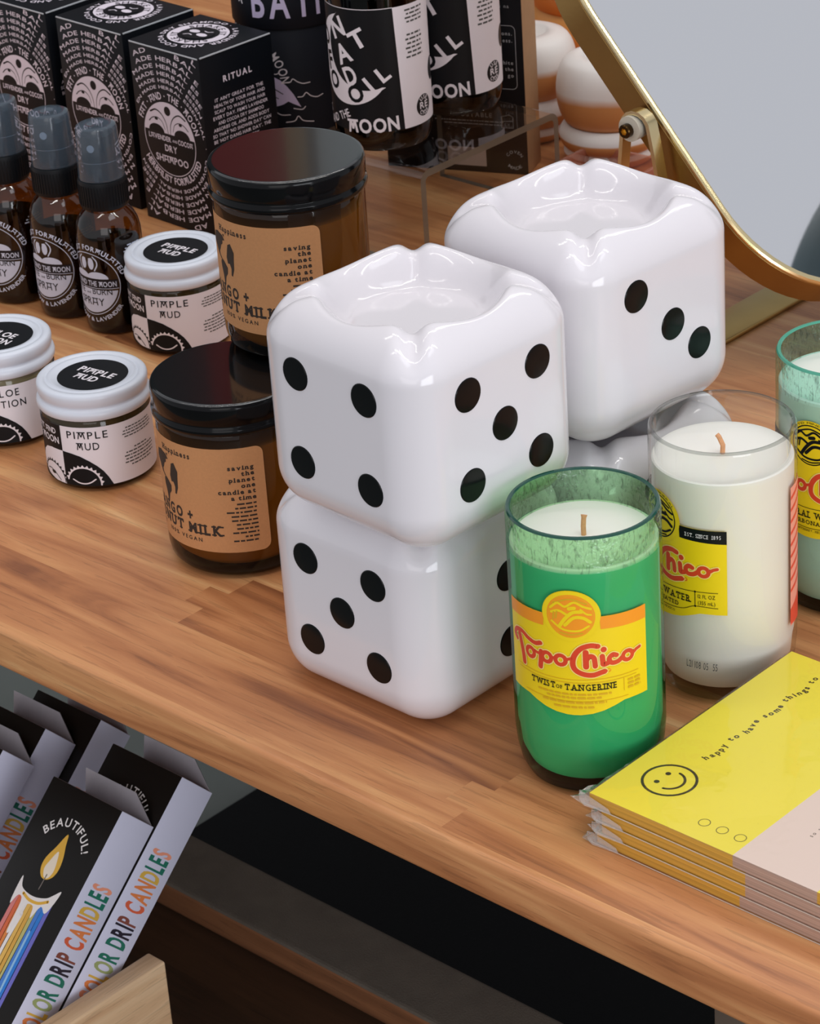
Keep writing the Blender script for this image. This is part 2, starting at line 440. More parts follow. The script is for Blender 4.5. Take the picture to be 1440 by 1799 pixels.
# ================================================================== DICE
DS, DR = 0.0956, 0.0202
CER = mat('glazed_white_ceramic', (220, 216, 221), 0.09, coat=0.0, noise=0.012, nscale=30)
PIP = mat('glazed_black_dot', (9, 11, 13), 0.18, noise=0.2)
def dice_mesh():
    h = DS/2; r = DR; n = 84; vid = {}; V = []; F = []
    def sm(a, b, x):
        x = max(0, min(1, (x-a)/(b-a))); return x*x*(3-2*x)
    def shape(p):
        q = Vector([max(-(h-r), min(h-r, c)) for c in p]); d = (p-q)
        d = d.normalized() if d.length > 1e-9 else Vector((0, 0, 1))
        o = q+d*r
        if all(abs(c) < h-r-1e-9 for c in p[:2]): o = Vector(p)
        # very slight belly so the walls are soft like slip-cast ware
        up = sm(0.05, 0.6, (o.z-(h-r))/r) if o.z > h-r else 0
        if up > 0:
            rho = sqrt(o.x*o.x+o.y*o.y)
            bowl = 0.0150*(1-sm(0.0255, 0.0405, rho))
            a1 = abs(o.x-o.y)/1.4142; a2 = abs(o.x+o.y)/1.4142
            g = 0.0046*(math.exp(-(a1/0.0046)**2)+math.exp(-(a2/0.0046)**2))*sm(0.024, 0.036, rho)*(1-0.6*sm(0.048, 0.058, rho))
            o = Vector((o.x, o.y, o.z-up*(max(bowl, 0)+g)-0.0012*up*sm(0.044, 0.060, rho)))
        return o
    def vert(p):
        k = tuple(round(c*1e6) for c in p)
        if k not in vid: vid[k] = len(V); V.append(shape(p)+Vector((0, 0, h)))
        return vid[k]
    for ax in range(3):
        for s in (-1, 1):
            for i in range(n):
                for j in range(n):
                    c = []
                    for (a, b) in ((i, j), (i+1, j), (i+1, j+1), (i, j+1)):
                        p = [0, 0, 0]; p[ax] = s*h; p[(ax+1) % 3] = -h+2*h*a/n; p[(ax+2) % 3] = -h+2*h*b/n
                        c.append(vert(Vector(p)))
                    F.append(c if s > 0 else c[::-1])
    m = MB(); m.add(V, F, CER); return m
def pip_mesh():
    m = MB(); R = 0.0071
    m.lathe([(R, -0.0006), (R, 0.0001), (R*0.96, 0.00035), (R*0.6, 0.0005), (0, 0.00055)], PIP, 32)
    return m
_d = dice_mesh().build('body', None, ang=180); _p = pip_mesh().build('pip', None)
DICE_ME, PIP_ME = _d.data, _p.data
bpy.data.objects.remove(_d); bpy.data.objects.remove(_p)
Q = 0.0195
FACES = {4: [(-1, 1), (1, 1), (-1, -1), (1, -1)], 5: [(-1, 1), (1, 1), (0, 0), (-1, -1), (1, -1)], 3: [(-1, 1), (0.12, -0.02), (0.95, -0.75)], 0: []}
def die(loc, yaw, left, right, label):
    r = thing('dice_planter', loc, yaw, label, 'dice planter', 'stacked white ceramic dice')
    o = bpy.data.objects.new('body', DICE_ME); COL.objects.link(o); o.parent = r
    for fc, L in (('L', left), ('R', right)):
        pts = [(u*Q, v*Q) for u, v in FACES[L]] if isinstance(L, int) else L
        for u, v in pts:
            p = bpy.data.objects.new('pip', PIP_ME); COL.objects.link(p); p.parent = r
            if fc == 'L': p.location = (-DS/2, -u, DS/2+v); p.rotation_euler = (0, -pi/2, 0)
            else: p.location = (u, -DS/2, DS/2+v); p.rotation_euler = (pi/2, 0, 0)
    return r
die((0.00283, 1.04963, 0), 0.78416, 5, [(0.003, 0.0115), (0.003, -0.020), (-0.0195, -0.0042)][:2], 'white die of the front stack with five black dots, underneath on the table')
die((0.00717, 1.02422, DS), 0.74504, 4, 5, 'topmost white die of the front stack, showing four and five black dots')
die((0.0850, 1.1060, 0), 0.735, 0, [(-0.016, 0.026), (0.018, -0.018)], 'white die underneath the rear stack, mostly hidden behind the candles')
die((0.0817, 1.10678, DS), 0.72151, 0, 3, 'topmost white die of the rear stack, with a diagonal of three black dots')

# ================================================================== BOTTLE CANDLES
def topo(art, uc, kind):
    d = uc+6.4
    S = lambda L: [(u+d, v) for u, v in L]
    tw = kind == 'twist'
    half = [(0, 40.3), (2.8, 40.4), (7.3, 41.0), (11.8, 42.1), (16.6, 43.8), (20.4, 45.2), (24.2, 45.3), (31.7, 45.1)]
    bot = [(uc-a, v) for a, v in half[::-1]]+[(uc+a, v) for a, v in half[1:]]
    top = [(uc+31.7, 84.2), (uc+11.4, 84.6)]
    n = 24; th = [radians(-2+184*i/n) for i in range(n+1)]
    arcp = [(uc+11.8*cos(a), 85+11.3*sin(a)) for a in th]
    art.poly(bot+[top[0]]+arcp+[(uc-31.7, 84.2)], YELL, 0)
    band = ORNG if tw else BLACK
    for sg in (-1, 1):
        art.poly([(uc+sg*11.2, 84.5), (uc+sg*31.7, 84.2), (uc+sg*31.7, 78.2), (uc+sg*11.5, 79.0)], band, 1)
    art.ell(uc, 85, 11.6, 11.1, YELL, 2)
    ring = ORNG if tw else BLACK
    art.ell(uc, 85, 9.6, 9.5, ring, 3, hole=0.55)
    if tw: art.ell(uc, 85, 8.9, 8.8, ORNG, 3)
    ik = YELL if tw else BLACK
    k2 = mat('label_amber', (214, 168, 28), 0.4) if tw else BLACK
    for pts, w in (([(-8, 3), (-5, 5.5), (-2, 4.2), (1.5, 6.3), (5, 4.5), (8, 3.4)], 1.0), ([(-6.5, 5.4), (0, 7.6), (6.3, 5.6)], .7),
                   ([(-4.5, -4.8), (-2, -1), (1, 1.8), (4.4, 2.2)], 1.5), ([(-2.2, -4), (1.2, -.6), (4.8, -.5), (7.6, -2.4)], 1.4),
                   ([(-7.6, 1.2), (-4.6, 2.2), (-1.6, .8)], 1.1), ([(-7.6, -2.8), (-3, -6), (3, -6.3), (7, -4.2)], .9), ([(-5.8, -1.2), (-5.3, 1.8)], .7),
                   ([(-6.9, -1.8), (-6.6, 1.2)], .7), ([(4, 3.2), (6.2, 1.2), (8, .8)], .8), ([(-.4, 3.4), (1.6, 3.8)], 1.6), ([(-4.2, -7.4), (0, -8.1), (4.4, -7.3)], .6)):
        art.stroke([(uc+a, 85+b) for a, b in pts], w, ik if not tw else (ik if w > .75 else k2), 4)
    if not tw:
        art.text('EST. SINCE  1895', uc+21.8, 80.6, 1.7, WHITE, 3, width=14, style='slab')
        art.text('EST. SINCE  1895', uc-21.8, 80.6, 1.7, WHITE, 3, width=14, style='slab')
        art.arc('ESTD MINERAL', uc, 85, 10.0, 90, 0.9, BLACK, 4, span=110)
    W = 1.75
    strokes = [([(-33.3, 67.3), (-34.8, 69.2), (-33.2, 71.6), (-29.5, 72.2), (-25.9, 70.7), (-22.2, 69.8), (-19.4, 70.7)], 1.9),
               ([(-31.2, 70.2), (-30.6, 68.0), (-29.7, 64.7), (-29.1, 62), (-28.7, 58.6)], 2.3),
               ([(-22.6, 66.3), (-20.6, 65.8), (-19.2, 66.6)], 1.3),
               ([(-19.25, 66.9), (-19.5, 63), (-19.85, 60.0)], 2.2), ([(-14.8, 65.6), (-13.0, 65.4)], 1.3), ([(-8.6, 65.6), (-7.4, 66.0), (-6.2, 66.3)], 1.3),
               ([(3.7, 71.6), (0.8, 72.1), (-2.9, 70.8), (-5.5, 67.4), (-6.1, 63.6), (-5.0, 61.0), (-2.0, 59.3), (1.5, 58.8), (4.4, 59.6), (6.1, 60.1)], 2.2),
               ([(-1.0, 69.2), (-1.0, 62.6)], 2.3), ([(-.8, 65.8), (0.6, 67.4), (2.0, 66.7), (2.4, 64.6), (2.5, 62.7)], 2.0),
               ([(5.3, 67.0), (5.5, 64.6), (5.7, 63.2), (7.4, 63.6)], 2.1), ([(11.0, 66.4), (9.4, 67.0), (8.0, 65.4), (8.9, 63.5), (11.4, 63.5), (13.6, 65.0)], 2.0),
               ([(16.8, 66.6), (18.4, 65.6), (19.6, 66.4), (21.4, 66.9)], 1.4)]
    rings = [(-24.75, 64.8, 2.0, 2.1), (-16.8, 65.1, 2.0, 2.1), (-10.95, 65.05, 2.1, 2.1), (15.75, 65.1, 2.1, 2.0)]
    for ly, ex, m in ((5, 0.9, CREAM), (7, 0, RED)):
        for pts, w in strokes: art.stroke(S(pts), w+ex, m, ly)
        for a, b, rx, ry in rings: art.stroke([(a+d+rx*cos(i*pi/8), b+ry*sin(i*pi/8)) for i in range(16)], W+ex, m, ly, smooth=False, closed=True)
        art.ell(5.95+d, 69.9, 1.2+ex/2, 1.25+ex/2, m, ly, 14)
    art.ell(7.9+d, 60.2, 0.8, 0.8, ORNG if tw else RED, 5, 12, hole=0.25)
    lc = mat('label_amber', (214, 168, 28), 0.4) if tw else BLACK
    if tw:
        art.text('TWIST', -19.2+d, 51.8, 2.75, BLACK, 5, width=10.4, bold=0.012, style='slab')
        art.text('OF', -12.0+d, 52.0, 1.5, BLACK, 5, width=2.6, bold=0.01, style='slab')
        art.text('TANGERINE', 0.6+d, 51.7, 2.75, BLACK, 5, width=19.4, bold=0.012, style='slab')
        for v, w in ((57.0, 27), (55.6, 26)): art.stroke([(uc-w, v), (uc, v-0.5), (uc+w, v)], 0.22, lc, 5, caps=False)
        for i, v in enumerate((49.4, 47.8, 45.6, 43.6)): art.dashes(uc, v, (30, 22, 26, 16)[i], 0.8, lc, 5, 'C', i+3)
        art.stroke([(uc-22, 47), (uc, 46.6), (uc+22, 47)], 0.2, lc, 5, caps=False)
        art.rect(uc+20.2, 49.5, uc+20.4, 55.2, lc, 5)
        for i in range(3): art.dashes(uc+22, 50+i*1.7, 6, 0.9, lc, 5, 'L', i+9)
    else:
        art.text('MINERAL WATER', uc, 50.0, 3.1, BLACK, 5, width=31.0, bold=0.010, style='slab')
        art.text('CARBONATED', uc, 46.8, 1.9, BLACK, 5, width=21, bold=0.008, style='slab')
        art.text('MONTERREY, MEXICO', uc, 43.4, 1.0, BLACK, 5, width=17, style='slab')
        art.stroke([(uc-28, 55.6), (uc-18.4, 55.4), (uc, 54.6), (uc+18.4, 55.4), (uc+28, 55.6)], 0.25, BLACK, 5)
        art.stroke([(uc-28, 48.4), (uc-18.4, 48.6), (uc-12, 46), (uc, 45.0), (uc+12, 46), (uc+18.4, 48.6), (uc+28, 48.4)], 0.25, BLACK, 5)
        for sg in (-1, 1):
            art.rect(uc+sg*18.4-.14, 48.6, uc+sg*18.4+.14, 55.4, BLACK, 5); art.ell(uc+sg*18.4, 48.6, .45, .45, BLACK, 5, 10); art.ell(uc+sg*18.4, 55.4, .45, .45, BLACK, 5, 10)
        art.text('12 FL OZ', uc+23.2, 52.6, 1.7, BLACK, 5, width=7.2); art.text('(355 mL)', uc+23.2, 49.6, 1.7, BLACK, 5, width=7.2)

G_RIM = mat('cut_green_glass_edge', (28, 74, 62), 0.15, noise=0.1)
def candle(name, p, tints, rimm, uc, kind, label, extra=None, rough=0.55, wick=(1, 0)):
    up_t, lo_t, base_t = tints
    R = 0.0305; r = thing(name, (p[0], p[1], 0), facing(p), label, 'candle', 'bottle candles in a row')
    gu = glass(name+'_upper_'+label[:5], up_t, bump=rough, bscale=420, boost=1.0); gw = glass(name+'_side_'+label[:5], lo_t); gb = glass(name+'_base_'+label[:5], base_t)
    mb = MB()
    outer = [(0, 0.0022), (0.016, 0.0018), (0.0205, 0.0004), (0.0225, 0.0), (0.0262, 0.0018), (0.0285, 0.0065), (0.0298, 0.013), (0.0305, 0.021), (R, 0.1035), (R, 0.1168), (R-0.0003, 0.1182)]
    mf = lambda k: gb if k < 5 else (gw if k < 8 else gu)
    mb.lathe(outer, gu, 72, matf=mf)
    mb.lathe([(R-0.0003, 0.1182), (R-0.0008, 0.1190), (R-0.0018, 0.1190), (R-0.0023, 0.1184)], rimm, 72)
    mb.lathe([(R-0.0023, 0.1184), (R-0.0026, 0.117), (R-0.0028, 0.1045)], gu, 72)
    mb.build('glass', r)
    mb = MB(); w = R-0.0013
    mb.lathe([(0, 0.0045), (0.019, 0.0045), (0.0255, 0.0075), (0.0278, 0.013), (w-0.0006, 0.021), (w, 0.024), (w, 0.1042), (w-0.0006, 0.1047), (w-0.003, 0.1043), (0.012, 0.1041), (0, 0.1043)], WAX, 64)
    mb.build('wax', r)
    mb = MB(); mb.tube([(0, 0, 0.1035), (0.0001*wick[0], 0, 0.108), (-0.0006*wick[0], 0, 0.1118), (-0.0010*wick[0], 0.0004, 0.1128)], [0.0011, 0.0011, 0.00105, 0.0014 if wick[1] else 0.001], mat('cotton_wick', (206, 150, 108), 0.9, noise=0.2, nscale=800), 8)
    mb.build('wick', r)
    mb = MB(); a = Art(mb, cylmap(R), cut=3.2); topo(a, uc, kind)
    if extra: extra(a)
    mb.build('printed_label', r, smooth=False)
    return r
def lot(a):
    a.text('L21 108 05  55', -9.8, 18.6, 3.3, mat('print_grey', (70, 72, 70), 0.6), 1, width=13.4, xs=0.6, rot=-0.03)
    RS = mat('stripe_red', (226, 74, 52), 0.4, noise=0.06); SA = mat('stripe_salmon', (240, 158, 138), 0.4, noise=0.06)
    a.rect(33.6, 30, 46.5, 95, SA, 0); a.poly([(33.6, 31), (46.5, 29), (46.5, 43), (33.6, 38)], RS, 1)
    for i in range(9): a.poly([(33.8, 46+i*5.4), (46.5, 48.6+i*5.4), (46.5, 51+i*5.4), (33.8, 47.4+i*5.4)], RS, 1)
candle('bottle_candle', (0.06701, 0.96537), ((0.66, 0.88, 0.66), (0.20, 0.70, 0.42), (0.05, 0.20, 0.13)), G_RIM, -6.4, 'twist',
       'bright green cut-bottle candle with a yellow tangerine label, nearest the viewer', wick=(-.4, 1))
candle('bottle_candle', (0.12931, 1.02658), ((0.965, 0.97, 0.96), (0.97, 0.965, 0.94), (0.86, 0.88, 0.80)), glass('clear_glass_lip', (0.62, 0.64, 0.62), boost=2.0), -30.4, 'mineral',
       'clear cut-bottle candle with white wax and a label turned to the left', extra=lot, rough=0.0, wick=(2.2, 0))
candle('bottle_candle', (0.1912, 1.0894), ((0.72, 0.93, 0.86), (0.66, 0.84, 0.76), (0.05, 0.24, 0.18)), mat('cut_aqua_glass_edge', (78, 156, 132), 0.15, noise=0.1), -15.6, 'mineral',
       'pale aqua cut-bottle candle at the right edge, behind the clear one', wick=(1, 0))

# ================================================================== NOTEPADS
def pad_mat():
    m, t, b = nt('striped_pad_paper'); L = t.links.new
    tc = t.nodes.new('ShaderNodeTexCoord'); sp = t.nodes.new('ShaderNodeSeparateXYZ'); L(tc.outputs['Object'], sp.inputs[0])
    def rng(o, a, bb):
        g = t.nodes.new('ShaderNodeMath'); g.operation = 'GREATER_THAN'; L(o, g.inputs[0]); g.inputs[1].default_value = a
        l = t.nodes.new('ShaderNodeMath'); l.operation = 'LESS_THAN'; L(o, l.inputs[0]); l.inputs[1].default_value = bb
        x = t.nodes.new('ShaderNodeMath'); x.operation = 'MULTIPLY'; L(g.outputs[0], x.inputs[0]); L(l.outputs[0], x.inputs[1]); return x.outputs[0]
    fac = rng(sp.outputs[0], 0.0685, 0.1065)
    mx = t.nodes.new('ShaderNodeMix'); mx.data_type = 'RGBA'; L(fac, mx.inputs[0]); mx.inputs[6].default_value = lin((244, 224, 66)); mx.inputs[7].default_value = lin((232, 208, 196))
    # the cut paper edges read darker and finely lined
    ge = t.nodes.new('ShaderNodeNewGeometry'); s2 = t.nodes.new('ShaderNodeSeparateXYZ'); L(ge.outputs['Normal'], s2.inputs[0])
    wv = t.nodes.new('ShaderNodeTexNoise'); mp = t.nodes.new('ShaderNodeMapping'); mp.inputs['Scale'].default_value = (8, 8, 2600); L(tc.outputs['Object'], mp.inputs[0]); L(mp.outputs[0], wv.inputs['Vector']); wv.inputs['Scale'].default_value = 1.0
    me = t.nodes.new('ShaderNodeMix'); me.data_type = 'RGBA'; L(fac, me.inputs[0]); me.inputs[6].default_value = lin((226, 172, 66)); me.inputs[7].default_value = lin((198, 166, 150))
    ml = t.nodes.new('ShaderNodeMix'); ml.data_type = 'RGBA'; ml.blend_type = 'MULTIPLY'; L(me.outputs[2], ml.inputs[6])
    rp = t.nodes.new('ShaderNodeValToRGB'); L(wv.outputs['Fac'], rp.inputs[0]); rp.color_ramp.elements[0].color = (.72, .7, .68, 1); rp.color_ramp.elements[1].color = (1.12, 1.1, 1.08, 1); rp.color_ramp.elements[0].position = .3; rp.color_ramp.elements[1].position = .7
    L(rp.outputs[0], ml.inputs[7]); ml.inputs[0].default_value = 1
    up = t.nodes.new('ShaderNodeMath'); up.operation = 'GREATER_THAN'; L(s2.outputs[2], up.inputs[0]); up.inputs[1].default_value = 0.7
    fin = t.nodes.new('ShaderNodeMix'); fin.data_type = 'RGBA'; L(up.outputs[0], fin.inputs[0]); L(ml.outputs[2], fin.inputs[6]); L(mx.outputs[2], fin.inputs[7])
    L(fin.outputs[2], b.inputs['Base Color']); b.inputs['Roughness'].default_value = 0.6
    return m
PADM = pad_mat(); WRAP = glass('clear_cellophane', (0.985, 0.985, 0.98), 0.05, bump=0.25, bscale=60, boost=1.1); WRAPC = glass('crinkled_cellophane', (0.9, 0.9, 0.9), 0.08, haze=0.25, haze_rgb=(250, 242, 236), bump=0.8, bscale=350, boost=3.0)
SEAM = mat('cellophane_seam', (196, 180, 166), 0.25, noise=0.15, nscale=400)
PW, PD, PH = 0.150, 0.132, 0.0055
def pad(i, t, n, z, label):
    r = thing('notepad', tn(t, n, z), YAW, label, 'notepad', 'shrink-wrapped notepads in a stack')
    mb = MB(); mb.box((0, 0, 0.0003), (PW, PD, PH), PADM)
    if i == 3:
        DK = mat('pad_ink', (56, 44, 20), 0.6); a = Art(mb, planemap((0, 0, PH), (0, 1, 0), (-1, 0, 0)), base=0.03, step=0.02)
        # u runs along the pad (to the back), v runs towards the left edge
        cu, cv = 25.4, -19.2
        a.stroke([(cu+10.6*cos(k*pi/16), cv+10.6*sin(k*pi/16)) for k in range(32)], 1.15, DK, 1, smooth=False, closed=True)
        a.ell(cu-3.7, cv+3.4, 1.15, 1.15, DK, 1, 14); a.ell(cu+3.3, cv+3.2, 1.15, 1.15, DK, 1, 14)
        a.stroke([(cu+6.2*cos(radians(q)), cv+0.6+6.6*sin(radians(q))) for q in range(198, 353, 11)], 1.1, DK, 1)
        words = 'happy to have some things to do'
        k = 0
        L, w = a.lay(words, 2.6, 0.012, 0.42, 1.0, None)
        sc = 84.0/w
        for ch, gx in L:
            u0 = 45.2+gx*sc; v0 = -22.4+0.9*sin(u0*0.33)
            a.text(ch, u0, v0, 2.7, DK, 1, 'L', bold=0.034, rot=0.25*cos(u0*0.33))
        for q in range(3): a.ell(10.6, -47.4-8.4*q, 2.5, 2.4, mat('pad_ink_olive', (92, 78, 20), 0.6), 1, 28, hole=0.3)
        a.text('so simple so sweet', 27.2, -85, 1.7, DK, 1, 'L', sp=0.55)
        for gx in range(22, 120, 7):
            for gy in range(34, 66, 6): a.rect(gx, -gy, gx+.28, -gy+.28, mat('pad_dot', (206, 184, 40), 0.6), 1)
    mb.build('paper_block', r, smooth=False)
    mb = MB(); e = 0.0004
    mb.box((-e*3, -e*2, 0.0001), (PW+e, PD+e, PH+0.0003), WRAP, bev=0.0003, seg=1)
    # folded seam along the long front side
    mb.tube([(-0.002, -0.0012, 0.0006), (0.05, -0.0010, 0.0003), (PW, -0.0010, 0.0004)], 0.00022, SEAM, 5)
    # crinkled ends gathered at the left side
    rd = random.Random(i+4); k = 46; vs = []
    lift = 0.004 if i == 3 else 0.0
    for j in range(k+1):
        y = -0.002+(PD+0.003)*j/k; q = math.exp(-j/5.0)
        dx = -(0.0022+0.0016*rd.random()+0.0030*q+(0.0022*q if i == 3 else 0)); 
        vs += [(-0.0010, y, PH*0.95), (dx*0.6, y+0.0008*rd.uniform(-1, 1), PH*0.62+0.0008*rd.uniform(-1, 1)), (dx, y+0.0006*rd.uniform(-1, 1), PH*0.42+0.0008*rd.uniform(-1, 1)), (dx*0.55, y+0.0006*rd.uniform(-1, 1), PH*0.2), (-0.0010, y, PH*0.04)]
    fs = [(a*5+b, a*5+5+b, a*5+6+b, a*5+1+b) for a in range(k) for b in range(4)]
    mb.add(vs, fs, WRAPC)
    # the gathered corner at the near left end
    c0 = [(-0.0012, -0.0012, PH*0.96), (-0.0046, -0.0006, PH*(0.75 if i < 3 else 0.95)), (-0.0030, 0.0030, PH*0.7), (-0.0034, -0.0022, PH*0.35), (-0.0006, -0.0026, PH*0.12), (0.012, -0.0014, PH*0.1), (0.010, -0.0010, PH*0.45)]
    mb.add(c0, [(0, 1, 2), (0, 1, 3), (0, 3, 6), (3, 4, 6), (4, 5, 6)], WRAPC)
    mb.build('plastic_wrap', r, ang=20)
    return r
pad(0, 0.0560, 0.0338, 0.0, 'shrink-wrapped yellow and pink notepad at the foot of the stack, on the tabletop')
pad(1, 0.0588, 0.0336, 0.0058, 'shrink-wrapped yellow and pink notepad second from the foot of the stack')
pad(2, 0.0590, 0.0334, 0.0116, 'shrink-wrapped yellow and pink notepad just under the top one')
pad(3, 0.0535, 0.0331, 0.0174, 'topmost shrink-wrapped notepad, yellow and pink with a smiling face')
# ================================================================== AMBER CANDLE JARS
LIDB = mat('black_lid_enamel', (9, 11, 13), 0.14, coat=0.6, bump=0.015, bscale=90, spec=0.75)
LIDS = mat('black_lid_side', (8, 9, 11), 0.12)
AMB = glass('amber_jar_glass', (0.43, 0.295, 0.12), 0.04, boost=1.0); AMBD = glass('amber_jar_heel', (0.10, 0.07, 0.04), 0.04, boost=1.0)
WAXC = mat('candle_wax_tan', (222, 190, 138), 0.6, noise=0.06, nscale=50)
def amber_jar():
    p = (-0.07895, 1.17069)
    r = thing('candle_jar', (p[0], p[1], 0), facing(p), 'lower amber glass candle jar with a kraft label and black lid, standing on the table', 'candle jar', 'amber candle jars')
    R = 0.0350
    mb = MB()
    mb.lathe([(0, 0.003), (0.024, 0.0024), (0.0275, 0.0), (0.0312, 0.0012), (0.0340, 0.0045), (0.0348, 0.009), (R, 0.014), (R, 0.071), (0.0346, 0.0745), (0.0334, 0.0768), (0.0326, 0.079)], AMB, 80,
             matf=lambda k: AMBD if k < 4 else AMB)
    mb.build('glass', r)
    mb = MB(); w = R-0.0016
    mb.lathe([(0, 0.005), (0.027, 0.005), (0.0315, 0.009), (w, 0.016), (w, 0.066), (0, 0.066)], WAXC, 64); mb.build('wax', r)
    mb = MB()
    mb.lathe([(0.0335, 0.0745), (0.0352, 0.0742), (0.0363, 0.0750), (0.0366, 0.0764), (0.0363, 0.0778), (0.0356, 0.0786), (0.0355, 0.0795), (0.0360, 0.0803), (0.0361, 0.0868), (0.0359, 0.0884), (0.0354, 0.0894), (0.0347, 0.0899), (0.0341, 0.0900), (0.0334, 0.0900), (0.0200, 0.0900), (0, 0.0900)], LIDB, 96, matf=lambda k: LIDS if k < 10 else LIDB)
    mb.build('lid', r, ang=60)
    mb = MB(); a = Art(mb, cylmap(R), cut=3.6)
    x0, x1, z0, z1, c = -92, 12.6, 15.0, 68.0, 4.0
    pts = []
    for cx_, cy_, s0 in ((x1-c, z0+c, -90), (x1-c, z1-c, 0), (x0+c, z1-c, 90), (x0+c, z0+c, 180)):
        pts += [(cx_+c*cos(radians(s0+k*15)), cy_+c*sin(radians(s0+k*15))) for k in range(7)]
    a.poly(pts, KRAFT, 0)
    a.text('Happiness', -22.4, 61.6, 2.7, INK, 1, 'R', bold=0.03, style='slab', xs=1.0, width=19)
    # globe: the Americas and the west of Africa
    g = lambda L: [(-42.5+x, 50.0+y) for x, y in L]
    a.poly(g([(-10, 4), (-7, 8.5), (-2, 10), (3.2, 9.2), (4.8, 7.2), (2.8, 6.6), (2.6, 5.0), (0.8, 3.9), (-0.4, 1.5), (-1.6, 0.3), (-1.2, -1.4), (0.6, -2.6), (-0.2, -3.2), (-2.8, -1.4), (-5, 1)]), INK, 1)
    a.poly(g([(0.4, -2.8), (2.6, -3.4), (5.6, -6.0), (5.2, -9.0), (3.4, -11), (2.2, -15.2), (1.4, -15.6), (0.8, -11), (-0.6, -7.0), (-0.8, -4.6)]), INK, 1)
    a.poly(g([(7.2, 5.8), (9.4, 6.8), (11.6, 2.8), (11.2, -0.4), (10.8, -5.6), (9.4, -9.2), (8.4, -9.0), (8.8, -5.6), (7.8, -3.4), (6.2, -3.6), (5.6, -0.6), (6.4, 2.8)]), INK, 1)
    a.poly(g([(3.0, 9.9), (4.8, 10.2), (4.6, 8.8)]), INK, 1)
    a.text('MANGO +', -40, 30.0, 5.0, INK, 1, bold=0.042, style='slab', width=31)
    a.text('COCONUT MILK', -40, 23.6, 5.0, INK, 1, bold=0.042, style='slab', width=60)
    a.text('SOY    100% VEGAN', -38, 19.6, 1.9, INK, 1, bold=0.02, width=36, sp=0.4)
    for k, s in enumerate(('saving', 'the', 'planet', 'one', 'candle at', 'a time')):
        a.text(s, 7.6, 57.2-3.05*k, 2.1, INK, 1, 'R', bold=0.045, style='slab', xs=1.1)
    for k in range(10): a.dashes(7.4, 39.4-2.1*k, (9, 10, 14, 12, 12, 10, 10, 12, 6.5, 12)[k], 0.85, INK, 1, 'R', k+20)
    mb.build('label', r, smooth=False)
    return r
aj = amber_jar()
pu = tn(-0.2325, 0.1722, 0.0900); dup(aj, pu, facing(pu), 'upper amber glass candle jar with a kraft label, balanced on black lids', 'amber candle jars')
ph = tn(-0.2335, 0.2030, 0); dup(aj, ph, facing(ph), 'amber glass candle jar hidden behind, holding up the back of the upper jar', 'amber candle jars')

